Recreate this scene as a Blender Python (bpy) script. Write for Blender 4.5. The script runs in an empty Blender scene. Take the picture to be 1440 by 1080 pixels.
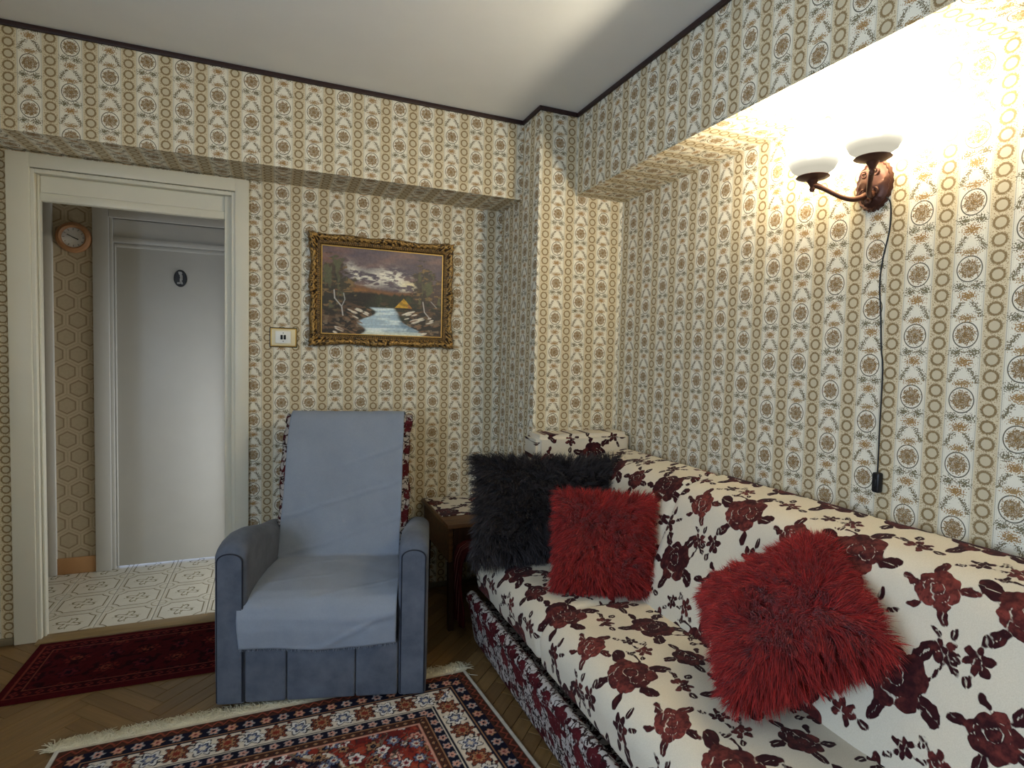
import bpy, bmesh, math, random
import numpy as np
from mathutils import Matrix, Vector, Euler

random.seed(7); rng = np.random.default_rng(7)
scene = bpy.context.scene
COL = scene.collection

# ------------------------------------------------------------------ camera
def make_camera():
    yaw, pitch, roll, fpx = .393, -.0495, .0245, 804.89
    f = Vector((math.sin(yaw)*math.cos(pitch), math.cos(yaw)*math.cos(pitch), math.sin(pitch)))
    r0 = Vector((math.cos(yaw), -math.sin(yaw), 0)); u0 = r0.cross(f)
    r = math.cos(roll)*r0 + math.sin(roll)*u0
    u = -math.sin(roll)*r0 + math.cos(roll)*u0
    cd = bpy.data.cameras.new('camera'); cam = bpy.data.objects.new('camera', cd); COL.objects.link(cam)
    m = Matrix((r, u, -f)).transposed().to_4x4(); m.translation = (-1.7224, -3.1668, 1.3492)
    cam.matrix_world = m
    cd.sensor_fit = 'HORIZONTAL'; cd.sensor_width = 36; cd.lens = fpx*36/1440
    cd.clip_start = .05
    scene.camera = cam
make_camera()

# ------------------------------------------------------------------ world, large lights, exposure
world = bpy.data.worlds.new('world'); scene.world = world; world.use_nodes = True
bg = world.node_tree.nodes['Background']; bg.inputs[0].default_value = (.62, .74, 1, 1); bg.inputs[1].default_value = .6

def area(name, loc, target, sx, sy, power, col):
    l = bpy.data.lights.new(name, 'AREA'); l.shape = 'RECTANGLE'; l.size = sx; l.size_y = sy; l.energy = power; l.color = col
    o = bpy.data.objects.new(name, l); COL.objects.link(o); o.location = loc
    o.rotation_euler = (Vector(target)-Vector(loc)).to_track_quat('-Z', 'Y').to_euler()
    return o
WINDOW_POWER, HALL_POWER, BULB_POWER = 36, 3.4, 10.5
area('window_daylight', (-3.50, -3.45, 1.45), (0, -3.45, 1.45), 1.35, 1.55, WINDOW_POWER, (.60, .77, 1.0))
area('hall_daylight', (-1.27, .46, .75), (-3, .46, .65), .6, 1.0, HALL_POWER, (.88, .94, 1.0))

vs = scene.view_settings
vs.view_transform = 'Standard'; vs.look = 'None'; vs.exposure = 1.3; vs.gamma = 1; vs.use_curve_mapping = False

# ------------------------------------------------------------------ node helpers
class E:
    """a shader socket with arithmetic"""
    def __init__(s, g, sock): s.g, s.s = g, sock
    def _m(s, op, o=None, c=None, rev=False):
        return s.g.math(op, o, s, c) if rev else s.g.math(op, s, o, c)
    def __add__(s, o): return s._m('ADD', o)
    __radd__ = __add__
    def __sub__(s, o): return s._m('SUBTRACT', o)
    def __rsub__(s, o): return s._m('SUBTRACT', o, rev=True)
    def __mul__(s, o): return s._m('MULTIPLY', o)
    __rmul__ = __mul__
    def __truediv__(s, o): return s._m('DIVIDE', o)
    def abs(s): return s._m('ABSOLUTE')
    def floor(s): return s._m('FLOOR')
    def fract(s): return s._m('FRACT')
    def sin(s): return s._m('SINE')
    def sqrt(s): return s._m('SQRT')
    def mod(s, o): return s._m('FLOORED_MODULO', o)
    def min(s, o): return s._m('MINIMUM', o)
    def max(s, o): return s._m('MAXIMUM', o)
    def atan2(s, o): return s._m('ARCTAN2', o)

class G:
    def __init__(s, name):
        s.m = bpy.data.materials.new(name); s.m.use_nodes = True
        s.t = s.m.node_tree; s.n = s.t.nodes; s.b = s.n['Principled BSDF']
    def new(s, t): return s.n.new(t)
    def put(s, inp, v):
        if isinstance(v, E): s.t.links.new(v.s, inp)
        elif isinstance(v, (tuple, list)) and len(v) == 3 and inp.type == 'RGBA': inp.default_value = (*v, 1)
        else: inp.default_value = v
    def math(s, op, a, b=None, c=None):
        n = s.new('ShaderNodeMath'); n.operation = op
        for i, v in enumerate((a, b, c)):
            if v is not None: s.put(n.inputs[i], v)
        return E(s, n.outputs[0])
    def lt(s, x, e, w=.0006):
        """1 where x < e, soft edge w"""
        n = s.new('ShaderNodeMapRange'); n.interpolation_type = 'SMOOTHSTEP'
        s.put(n.inputs[0], x); n.inputs[1].default_value = e-w; n.inputs[2].default_value = e+w
        n.inputs[3].default_value = 1; n.inputs[4].default_value = 0
        return E(s, n.outputs[0])
    def ramp(s, x, a, b, c=0., d=1.):
        n = s.new('ShaderNodeMapRange'); s.put(n.inputs[0], x)
        for i, v in enumerate((a, b, c, d)): n.inputs[i+1].default_value = v
        return E(s, n.outputs[0])
    def mix(s, f, a, b):
        n = s.new('ShaderNodeMix'); n.data_type = 'RGBA'
        s.put(n.inputs[0], f); s.put(n.inputs[6], a); s.put(n.inputs[7], b)
        return E(s, n.outputs[2])
    def xyz(s, v):
        n = s.new('ShaderNodeSeparateXYZ'); s.put(n.inputs[0], v)
        return [E(s, o) for o in n.outputs]
    def vec(s, x, y, z=0.):
        n = s.new('ShaderNodeCombineXYZ')
        for i, v in enumerate((x, y, z)): s.put(n.inputs[i], v)
        return E(s, n.outputs[0])
    def coord(s, kind):
        n = s.new('ShaderNodeTexCoord'); return E(s, n.outputs[kind])
    def uv(s): return s.coord('UV')
    def obj(s): return s.coord('Object')
    def noise(s, v, scale, detail=2., rough=.5, col=False):
        n = s.new('ShaderNodeTexNoise'); s.put(n.inputs['Vector'], v)
        n.inputs['Scale'].default_value = scale; n.inputs['Detail'].default_value = detail; n.inputs['Roughness'].default_value = rough
        return E(s, n.outputs[1 if col else 0])
    def scale(s, v, k):
        n = s.new('ShaderNodeVectorMath'); n.operation = 'MULTIPLY'; s.put(n.inputs[0], v); n.inputs[1].default_value = k
        return E(s, n.outputs[0])
    def attr(s, name, out=2):
        n = s.new('ShaderNodeAttribute'); n.attribute_name = name; return E(s, n.outputs[out])
    def objrand(s):
        n = s.new('ShaderNodeObjectInfo'); return E(s, n.outputs['Random'])
    def bump(s, h, strength=.3, dist=.002):
        n = s.new('ShaderNodeBump'); s.put(n.inputs['Height'], h)
        n.inputs['Strength'].default_value = strength; n.inputs['Distance'].default_value = dist
        s.t.links.new(n.outputs[0], s.b.inputs['Normal'])
    def done(s, col=None, rough=.6, spec=.4, **kw):
        if col is not None: s.put(s.b.inputs['Base Color'], col)
        s.put(s.b.inputs['Roughness'], rough)
        s.b.inputs['Specular IOR Level'].default_value = spec
        for k, v in kw.items(): s.put(s.b.inputs[k.replace('_', ' ')], v)
        return s.m

def C(r, g, b):
    """sRGB 0-255 to linear"""
    return tuple((c/255/12.92 if c/255 <= .04045 else ((c/255+.055)/1.055)**2.4) for c in (r, g, b))

def plain(name, col, rough=.55, var=.12, scale=25, bump=.0, spec=.4, **kw):
    g = G(name); o = g.obj(); n = g.noise(o, scale, 4.)
    c = g.mix(n, tuple(x*(1-var) for x in col), tuple(min(1, x*(1+var)) for x in col))
    if bump: g.bump(g.noise(o, scale*8, 2.), bump, .002)
    return g.done(c, rough, spec, **kw)

# ------------------------------------------------------------------ materials
def wallpaper_material():
    g = G('wallpaper'); u, v, _ = g.xyz(g.uv()); P, T = .133, .177
    i = u.floor()
    par = (i - ((i-7.)/4.).floor()).mod(2.)
    a = (u.fract()-.5)*P; ax = a.abs(); b = ax*-1.+P/2
    ym = (v + par*(T/2) + T/2).mod(T) - T/2
    p = g.vec(u*P, v)
    n1 = g.noise(p, 260., 2.)-.5; n2 = g.noise(p, 520., 1.)-.5; n3 = g.noise(p, 7., 2.)
    white, beige = C(233, 228, 210), C(214, 200, 166)
    olive, brown, ochre, greige = C(106, 98, 70), C(134, 100, 58), C(184, 138, 74), C(200, 188, 158)
    # beige band of chained wreaths
    n4 = g.noise(p, 270., 1., .5)-.5
    c = g.mix(g.lt(b, .0262, .0006), white, beige)
    yc = ((v/(T/4)).fract()-.5)*(T/4)
    rc = (b*b+yc*yc).sqrt()
    speck = g.lt((n4*-1.), -.09, .03)*g.lt(b, .0235)*g.lt(rc*-1., -.0195, .001)
    c = g.mix(speck*.8, c, brown)
    rr = rc + n4*.010
    c = g.mix(g.lt(rr, .0192, .0009), c, g.mix(g.lt(n2, .02, .05), C(150, 120, 76), C(120, 100, 66)))
    c = g.mix(g.lt(rc + n4*.003, .0128, .0008), c, greige)
    scal = (v*(2*math.pi/.0085)).sin().abs()*.0016
    c = g.mix(g.lt((b-.0272-scal).abs(), .0009, .0005)*.75, c, C(132, 126, 104))
    c = g.mix(g.lt((b-.0325).abs(), .0005, .0004)*.35, c, C(150, 146, 122))
    # medallion
    ar = a/.0305; yr = ym/.034
    e = (ar*ar+yr*yr).sqrt()
    c = g.mix(g.lt((e-1.).abs(), .046, .014), c, C(82, 78, 60))
    rb = (a*a+ym*ym).sqrt(); th = a.atan2(ym)
    rbm = rb*((th*8.+n1*9.).sin()*.10+.95) + n4*.030
    petal = g.mix(g.lt(n2, .05, .06), g.mix(g.lt(n1, .0, .04), ochre, C(160, 116, 66)), C(112, 92, 60))
    c = g.mix(g.lt(rbm, .0225, .0012), c, petal)
    c = g.mix(g.lt((rb-.0120 + n4*.04).abs(), .0013, .0008)*.85, c, white)
    # leafy ornaments between the medallions
    def blob(cx, cy, rx, ry, amp, x=ax):
        dx = (x-cx)/rx; dy = (ym-cy)/ry
        return (dx*dx+dy*dy).sqrt() + n4*amp
    c = g.mix(g.lt(blob(.0205, -.047, .0185, .0140, 4.6), .66, .05), c, olive)
    bow = (ym + .043 + (ax-.010).abs()*.6).abs()
    c = g.mix(g.lt(bow, .0011, .0006)*g.lt(ax, .026), c, C(124, 104, 70))
    c = g.mix(g.lt(blob(0., -.073, .0225, .0140, 3.8), .82, .05), c, g.mix(g.lt(n2, .0, .05), ochre, C(130, 102, 64)))
    t = ((ym-.050)/.036).max(0.).min(1.)
    gx = t*-.019+.0325 + (t*math.pi).sin()*.003
    gd = (ax-gx).abs() + n4*.050 + (1.-g.lt((ym-.068).abs(), .022, .002))*.02
    c = g.mix(g.lt(gd, .0050, .0010), c, C(116, 104, 76))
    c = g.mix(g.lt(blob(0., .0455, .0255, .0100, 3.8), .82, .05), c, g.mix(g.lt(n2, .0, .05), C(182, 144, 88), C(136, 108, 70)))
    c = g.mix(n3*.16, c, C(176, 166, 140))
    return g.done(c, .62, .25)

def hex_paper_material():
    g = G('hall_hexagon_wallpaper'); x, y, _ = g.xyz(g.uv())
    sx, sy = .115, .199
    def cell(ox, oy):
        dx = ((x+ox)/sx).fract()*sx - sx/2; dy = ((y+oy)/sy).fract()*sy - sy/2
        ax, ay = dx.abs(), dy.abs()
        return ax.max(ax*.5+ay*.866)
    d = cell(0., 0.).min(cell(sx/2, sy/2))
    n = g.noise(g.vec(x, y), 60., 3.)
    line = g.lt((d-.040).abs(), .0028, .0012)
    c = g.mix(n, C(172, 157, 132), C(192, 178, 152))
    c = g.mix(line*.8, c, C(134, 114, 90))
    c = g.mix(g.lt((d-.050).abs(), .0016, .0008)*.5, c, C(222, 206, 178))
    return g.done(c, .6, .25)

def plank_material():
    g = G('parquet_oak'); o = g.obj(); r = g.objrand()
    st = g.scale(o, (3., 45., 10.))
    n = g.noise(g.vec(*(q + r*37. for q in g.xyz(st))), 1.6, 5., .6)
    c = g.mix(n, C(98, 74, 44), C(150, 118, 72))
    c = g.mix(r*.6, c, C(92, 66, 38))
    return g.done(c, .38, .4)

def parquet_stuff_material():
    g = G('parquet_oak_far'); o = g.obj(); n = g.noise(g.scale(o, (12., 12., 4.)), 2., 5., .6)
    return g.done(g.mix(n, C(88, 64, 38), C(138, 106, 66)), .4, .4)

def tile_material():
    g = G('hall_tile'); x, y, _ = g.xyz(g.obj()); T = .24
    ax, ay = x.abs(), y.abs(); n = g.noise(g.obj(), 90., 2.)-.5
    base = g.mix(g.noise(g.obj(), 12., 3.), C(200, 194, 176), C(222, 216, 200))
    # outline: bands along the edges with scooped round corners
    q = ((ax-.12)*(ax-.12)+(ay-.12)*(ay-.12)).sqrt()
    d = (ax.max(ay)-.098).max((q*-1.)+.062)
    c = g.mix(g.lt((d).abs(), .0030, .0010), base, C(120, 108, 80))
    c = g.mix(g.lt((d-.008).abs(), .0012, .0008)*.5, c, C(150, 140, 112))
    # corner scrolls
    c = g.mix(g.lt((q-.034 + n*.016).abs(), .003, .001)*.7, c, C(140, 130, 100))
    # leafy bouquet in the middle
    r = (x*x+y*y).sqrt(); th = x.atan2(y)
    m = (r-.036 - (th*4.).sin()*.018).abs() + n*.016
    c = g.mix(g.lt(m, .0052, .001)*g.lt(r, .068), c, C(124, 114, 86))
    c = g.mix(g.lt((ax.min(ay) + n*.01), .0018, .0008)*g.lt(r, .062)*g.lt(r*-1., -.01), c, C(140, 130, 98))
    return g.done(c, .25, .5)

def floral_material():
    g = G('floral_velvet'); s = g.attr('sdf'); t = g.attr('tone')
    o = g.obj(); n = g.noise(o, 40., 3.); w = g.noise(o, 420., 2.)
    m = g.lt(s, 0., .0009)
    cream = g.mix(w, C(196, 186, 164), C(222, 213, 194))
    red = g.mix(g.ramp(t + (n-.5)*1.1, .25, .95), C(50, 17, 21), C(124, 56, 48))
    red = g.mix(g.ramp(g.noise(o, 95., 3.), .45, .62)*.55, red, C(36, 12, 16))
    c = g.mix(m, cream, red)
    g.bump(m*1. + w*.12, .5, .0025)
    return g.done(c, .85, .15, Sheen_Weight=.04, Sheen_Roughness=.5)

def floral_fine_material():
    g = G('floral_tapestry'); s = g.attr('sdf'); t = g.attr('tone')
    u, v, _ = g.xyz(g.uv()); p = g.vec(u, v)
    n = g.noise(p, 26., 2., .55); w = g.noise(g.scale(p, (1., 2.2, 1.)), 34., 2.)
    c = g.mix(g.lt((n-.5).abs(), .030, .012), C(178, 170, 164), C(44, 30, 30))
    c = g.mix(g.lt(w, .38, .02), c, C(64, 50, 44))
    c = g.mix(g.lt(s, 0., .001), c, g.mix(t, C(54, 16, 22), C(104, 38, 42)))
    g.bump(n, .3, .002)
    return g.done(c, .9, .1)

def suede_material():
    g = G('blue_grey_suede'); o = g.obj(); n = g.noise(o, 9., 5., .65); w = g.noise(o, 300., 2.)
    c = g.mix(g.ramp(n, .3, .7), C(76, 82, 94), C(104, 110, 122))
    c = g.mix(w*.25, c, C(66, 72, 84))
    g.bump(w, .15, .001)
    return g.done(c, .85, .2, Sheen_Weight=.12, Sheen_Roughness=.5)

def throw_material():
    g = G('throw_cloth'); o = g.obj(); u, v, _ = g.xyz(g.uv())
    we = (u*2600.).sin()*(v*2600.).sin(); n = g.noise(o, 6., 4., .6); f = g.noise(o, 160., 3.)
    c = g.mix(n, C(132, 140, 152), C(156, 164, 176))
    c = g.mix(f*.35, c, C(116, 124, 138))
    g.bump(we*.4+f*.8, .35, .002)
    return g.done(c, .95, .1, Sheen_Weight=.1)

def wood_material(name, a, b, rough=.4, axis=(2., 30., 30.)):
    g = G(name); n = g.noise(g.scale(g.obj(), axis), 1.5, 6., .65)
    return g.done(g.mix(g.ramp(n, .3, .7), a, b), rough, .4)

def vcol_material(name, rough=.9, bump=0., spec=.15, bscale=300., **kw):
    g = G(name); c = g.attr('col', 0)
    if bump: g.bump(g.noise(g.obj(), bscale, 2.), bump, .002)
    return g.done(c, rough, spec, **kw)

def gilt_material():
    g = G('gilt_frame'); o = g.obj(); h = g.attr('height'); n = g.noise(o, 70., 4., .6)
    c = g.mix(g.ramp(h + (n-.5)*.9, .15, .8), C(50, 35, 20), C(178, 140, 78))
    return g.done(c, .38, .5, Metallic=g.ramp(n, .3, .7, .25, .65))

def glass_shade_material():
    g = G('frosted_lamp_glass')
    nt = g.n; out = nt['Material Output']
    tr = nt.new('ShaderNodeBsdfTransparent'); tl = nt.new('ShaderNodeBsdfTranslucent'); em = nt.new('ShaderNodeEmission')
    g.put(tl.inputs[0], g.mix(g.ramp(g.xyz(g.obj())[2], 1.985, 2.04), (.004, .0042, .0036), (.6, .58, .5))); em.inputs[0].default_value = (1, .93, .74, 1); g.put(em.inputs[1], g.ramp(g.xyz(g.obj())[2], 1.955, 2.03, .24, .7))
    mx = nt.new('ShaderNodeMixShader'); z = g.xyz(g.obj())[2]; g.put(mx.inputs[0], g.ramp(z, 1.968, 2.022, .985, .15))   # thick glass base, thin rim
    ad = nt.new('ShaderNodeAddShader')
    g.t.links.new(tr.outputs[0], mx.inputs[1]); g.t.links.new(tl.outputs[0], mx.inputs[2])
    g.t.links.new(mx.outputs[0], ad.inputs[0]); g.t.links.new(em.outputs[0], ad.inputs[1])
    g.t.links.new(ad.outputs[0], out.inputs[0])
    return g.m

def bulb_material():
    g = G('lit_bulb'); nt = g.n; out = nt['Material Output']
    tr = nt.new('ShaderNodeBsdfTransparent'); em = nt.new('ShaderNodeEmission'); ad = nt.new('ShaderNodeAddShader')
    em.inputs[0].default_value = (1, .93, .76, 1); em.inputs[1].default_value = 6.
    g.t.links.new(tr.outputs[0], ad.inputs[0]); g.t.links.new(em.outputs[0], ad.inputs[1]); g.t.links.new(ad.outputs[0], out.inputs[0])
    return g.m

def striped_blanket_material():
    g = G('striped_red_weave'); u, v, _ = g.xyz(g.uv()); n = g.noise(g.vec(u, v), 200., 2.)
    line = g.lt(((u/.016).fract()-.5).abs(), .09, .04)*g.lt((u-.085).abs(), .034, .001)
    c = g.mix(n, C(52, 14, 17), C(74, 22, 24))
    c = g.mix(line*.7, c, C(170, 120, 112))
    g.bump(n, .3, .001)
    return g.done(c, .9, .1)

M = dict(
    wallpaper=wallpaper_material(), hexpaper=hex_paper_material(), plank=plank_material(), parquet=parquet_stuff_material(),
    tile=tile_material(), floral=floral_material(), fine=floral_fine_material(), suede=suede_material(), throw=throw_material(),
    ceiling=plain('ceiling_plaster', C(226, 226, 222), .8, .04, 6, .15, .1),
    paint=plain('cream_gloss_paint', C(218, 214, 196), .38, .04, 8, .05),
    hallpaint=plain('grey_white_gloss_paint', C(208, 206, 200), .38, .04, 8, .05),
    cornice=plain('dark_brown_moulding', C(48, 30, 28), .5, .15, 20),
    grout=plain('grey_grout', C(196, 190, 176), .8, .08, 30),
    threshold=wood_material('threshold_oak', C(120, 96, 60), C(152, 126, 84)),
    skirting=plain('grey_brown_skirting', C(116, 104, 80), .5, .1, 20),
    plinth=plain('terracotta_plinth_tile', C(186, 142, 98), .45, .08, 15),
    tablewood=wood_material('dark_table_wood', C(58, 36, 20), C(118, 78, 42), .35),
    darkwood=wood_material('table_leg_wood', C(34, 20, 12), C(64, 38, 22), .4, (30., 30., 2.)),
    dark=plain('black_plastic', C(22, 22, 24), .4, .1, 30),
    piping=plain('navy_piping', C(34, 38, 50), .8, .1, 60),
    gilt=gilt_material(), giltliner=plain('gold_liner', C(206, 170, 96), .4, .1, 40, Metallic=.4),
    oil=vcol_material('oil_painting', .45, .35, .4, 160.), pile=vcol_material('knotted_wool_pile', .95, .5, .05, 420.),
    fringe=plain('cream_fringe', C(206, 198, 172), .9, .1, 60, 0, .1),
    bronze=plain('antique_bronze', C(84, 52, 40), .42, .25, 60, .2, .5, Metallic=.55),
    shade=glass_shade_material(), bulb=bulb_material(),
    clockwood=plain('clock_case_wood', C(172, 126, 88), .4, .15, 40), clockface=plain('clock_face', C(226, 224, 222), .5, .02, 20),
    brass=plain('brass_border', C(196, 160, 84), .4, .1, 50, Metallic=.4), cream=plain('cream_plastic', C(226, 214, 176), .4, .04, 20),
    white=plain('white_plastic', C(236, 236, 228), .4, .02, 20), figure=plain('silver_figure', C(176, 176, 176), .4, .1, 60),
    stripe=striped_blanket_material(),
    furred=vcol_material('red_long_fur', .7, 0, .25, Sheen_Weight=.15), furblack=vcol_material('black_long_fur', .6, 0, .35),
    redcore=plain('red_pillow_hide', C(96, 18, 16), .9, .1, 40), blackcore=plain('black_pillow_hide', C(20, 19, 20), .9, .1, 40),
    plaster=plain('pale_plaster', C(206, 200, 184), .8, .05, 5),
)

# ------------------------------------------------------------------ object helpers
def tag(o, label=None, cat=None, group=None, kind=None):
    if label: o['label'] = label
    if cat: o['category'] = cat
    if group: o['group'] = group
    if kind: o['kind'] = kind
    return o

def empty(name, loc=(0, 0, 0), rz=0.):
    o = bpy.data.objects.new(name, None); COL.objects.link(o)
    o.location = loc; o.rotation_euler = (0, 0, rz); o.empty_display_size = .1
    return o

def link(name, me, mat=None, parent=None, world=True):
    """world: mesh is in world coordinates although its parent empty is not at the origin"""
    o = bpy.data.objects.new(name, me); COL.objects.link(o)
    if mat: me.materials.append(mat)
    if parent:
        o.parent = parent
        if world and parent.type == 'EMPTY':
            o.matrix_parent_inverse = (Matrix.Translation(parent.location) @ parent.rotation_euler.to_matrix().to_4x4()).inverted()
    return o

def smooth(me, ang=None):
    me.shade_smooth()
    if ang is not None: me.set_sharp_from_angle(angle=math.radians(ang))

class MB:
    def __init__(s): s.v, s.f, s.uv = [], [], []
    def add(s, vs, fs, uvs=None):
        k = len(s.v); s.v += [tuple(v) for v in vs]; s.f += [tuple(i+k for i in f) for f in fs]
        if uvs: s.uv += uvs
    def box(s, x0, x1, y0, y1, z0, z1, skip=''):
        v = [(x0,y0,z0),(x1,y0,z0),(x1,y1,z0),(x0,y1,z0),(x0,y0,z1),(x1,y0,z1),(x1,y1,z1),(x0,y1,z1)]
        s.add(v, [(0,3,2,1),(4,5,6,7),(0,1,5,4),(1,2,6,5),(2,3,7,6),(3,0,4,7)])
    def tube(s, pts, r, n=8, caps=True):
        pts = [Vector(p) for p in pts]; rs = r if isinstance(r, (list, tuple)) else [r]*len(pts)
        k = len(s.v); up = None
        for i, p in enumerate(pts):
            d = (pts[min(i+1, len(pts)-1)]-pts[max(i-1, 0)]).normalized()
            if up is None: up = Vector((0, 0, 1)) if abs(d.z) < .9 else Vector((1, 0, 0))
            a = d.cross(up).normalized(); up = a.cross(d).normalized()
            for j in range(n):
                t = 2*math.pi*j/n; s.v.append(tuple(p + (a*math.cos(t)+up*math.sin(t))*rs[i]))
        for i in range(len(pts)-1):
            for j in range(n):
                q = (j+1) % n; s.f.append((k+i*n+j, k+i*n+q, k+(i+1)*n+q, k+(i+1)*n+j))
        if caps:
            s.f.append(tuple(k+j for j in range(n))[::-1]); s.f.append(tuple(k+(len(pts)-1)*n+j for j in range(n)))
    def lathe(s, prof, n=24, c=(0, 0, 0), mat=None):
        """prof: (r, h) pairs turned about z; mat maps to place"""
        k = len(s.v); c = Vector(c)
        for r, h in prof:
            for j in range(n):
                t = 2*math.pi*j/n; p = Vector((r*math.cos(t), r*math.sin(t), h))
                s.v.append(tuple((mat @ p if mat else p) + c))
        for i in range(len(prof)-1):
            for j in range(n):
                q = (j+1) % n; s.f.append((k+i*n+j, k+i*n+q, k+(i+1)*n+q, k+(i+1)*n+j))
        if prof[0][0] > 1e-6: s.f.append(tuple(k+j for j in range(n))[::-1])
        if prof[-1][0] > 1e-6: s.f.append(tuple(k+(len(prof)-1)*n+j for j in range(n)))
    def mesh(s, name):
        me = bpy.data.meshes.new(name); me.from_pydata(s.v, [], s.f); me.update(); return me
    def build(s, name, mat, parent=None, sm=None, world=True):
        me = s.mesh(name)
        if sm is not None: smooth(me, sm)
        return link(name, me, mat, parent, world)

def bevelled(name, mat, boxes, w=.004, seg=2, parent=None, world=True, sm=35):
    """boxes joined in one part, every edge rounded"""
    bm = bmesh.new()
    for (x0, x1, y0, y1, z0, z1) in boxes:
        r = bmesh.ops.create_cube(bm, size=1)
        for v in r['verts']:
            v.co = Vector(((x0+x1)/2+v.co.x*(x1-x0), (y0+y1)/2+v.co.y*(y1-y0), (z0+z1)/2+v.co.z*(z1-z0)))
    bmesh.ops.bevel(bm, geom=bm.edges[:], offset=w, segments=seg, affect='EDGES', profile=.5)
    me = bpy.data.meshes.new(name); bm.to_mesh(me); bm.free(); smooth(me, sm)
    return link(name, me, mat, parent, world)

def grid_mesh(name, Pts, closed_u=False, uv=None, attrs=None, cols=None, flip=False, cap=False):
    """Pts (nu, nv, 3) array to a quad mesh"""
    nu, nv = Pts.shape[:2]
    iu = np.arange(nu if closed_u else nu-1); jv = np.arange(nv-1)
    I, J = np.meshgrid(iu, jv, indexing='ij'); I2 = (I+1) % nu
    q = np.stack([I*nv+J, I2*nv+J, I2*nv+J+1, I*nv+J+1], -1).reshape(-1, 4)
    if flip: q = q[:, ::-1]
    me = bpy.data.meshes.new(name)
    me.vertices.add(nu*nv); me.vertices.foreach_set('co', Pts.reshape(-1).astype(np.float32))
    loops = q.reshape(-1); starts = np.arange(len(q))*4
    if cap:
        c0 = np.arange(nu)*nv; c1 = (np.arange(nu)*nv+nv-1)[::-1]
        if flip: c0, c1 = c0[::-1], c1[::-1]
        starts = np.concatenate([starts, [len(loops), len(loops)+nu]])
        loops = np.concatenate([loops, c0, c1])
    me.loops.add(len(loops)); me.loops.foreach_set('vertex_index', loops.astype(np.int32))
    me.polygons.add(len(starts)); me.polygons.foreach_set('loop_start', starts.astype(np.int32))
    me.update(calc_edges=True)
    if uv is not None:
        l = me.uv_layers.new(name='UVMap'); l.data.foreach_set('uv', uv.reshape(-1, 2)[loops].reshape(-1).astype(np.float32))
    for k, a in (attrs or {}).items():
        at = me.attributes.new(k, 'FLOAT', 'POINT'); at.data.foreach_set('value', a.reshape(-1).astype(np.float32))
    if cols is not None:
        at = me.attributes.new('col', 'FLOAT_COLOR', 'POINT')
        at.data.foreach_set('color', np.concatenate([cols.reshape(-1, 3), np.ones((nu*nv, 1))], 1).reshape(-1).astype(np.float32))
    me.validate(); me.shade_smooth()
    return me

# numpy noise
_tab = rng.random((256, 256))
def vnoise(x, y, s=0):
    xi = np.floor(x).astype(int); yi = np.floor(y).astype(int); fx = x-xi; fy = y-yi
    fx = fx*fx*(3-2*fx); fy = fy*fy*(3-2*fy); xi = xi+s*17; yi = yi+s*31
    h = lambda a, b: _tab[a % 256, b % 256]
    return (h(xi, yi)*(1-fx)+h(xi+1, yi)*fx)*(1-fy) + (h(xi, yi+1)*(1-fx)+h(xi+1, yi+1)*fx)*fy
def fbm(x, y, s=0, o=4):
    r, a, t = 0., .5, 0.
    for k in range(o): r = r+a*vnoise(x, y, s+k*5); t += a; x, y, a = x*2.03, y*2.03, a*.5
    return r/t
def sstep(a, b, x):
    t = np.clip((x-a)/(b-a), 0, 1); return t*t*(3-2*t)
def lin(c): return np.array(C(*c))

# ================================================================== THE ROOM
H, DB, ZB, DC, WC, WB, ZR = 2.60, .291, 2.186, .5035, .4977, .2855, 2.184
XL, YN = -3.40, -4.70            # left wall, wall behind the camera
def u_back(x): return (x+2.555)/.1328
def u_col(x): return (x+.454)/.1355
def u_right(y): return (-y-1.074)/.1325+3

class Wall(MB):
    def __init__(s, ux=u_back, v0=2.052, soff='x'): super().__init__(); s.ux, s.v0, s.soff = ux, v0, soff
    def face(s, q):
        q = [Vector(p) for p in q]; n = (q[1]-q[0]).cross(q[2]-q[0]); a = [abs(c) for c in n]
        if a[1] >= max(a): uv = [(s.ux(p.x), p.z-s.v0) for p in q]
        elif a[0] >= max(a): uv = [(u_right(p.y), p.z-s.v0) for p in q]
        else: uv = [((s.ux(p.x), p.y) if s.soff == 'x' else (u_right(p.y), p.x)) for p in q]
        s.add(q, [tuple(range(len(q)))], uv)
    def wbox(s, x0, x1, y0, y1, z0, z1):
        v = [(x0,y0,z0),(x1,y0,z0),(x1,y1,z0),(x0,y1,z0),(x0,y0,z1),(x1,y0,z1),(x1,y1,z1),(x0,y1,z1)]
        for f in [(0,3,2,1),(4,5,6,7),(0,1,5,4),(1,2,6,5),(2,3,7,6),(3,0,4,7)]: s.face([v[i] for i in f])
    def build(s, name, mat, label):
        me = s.mesh(name); l = me.uv_layers.new(name='UVMap')
        for k, uv in enumerate(s.uv): l.data[k].uv = uv
        return tag(link(name, me, mat), label, 'wall', kind='structure')

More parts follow.
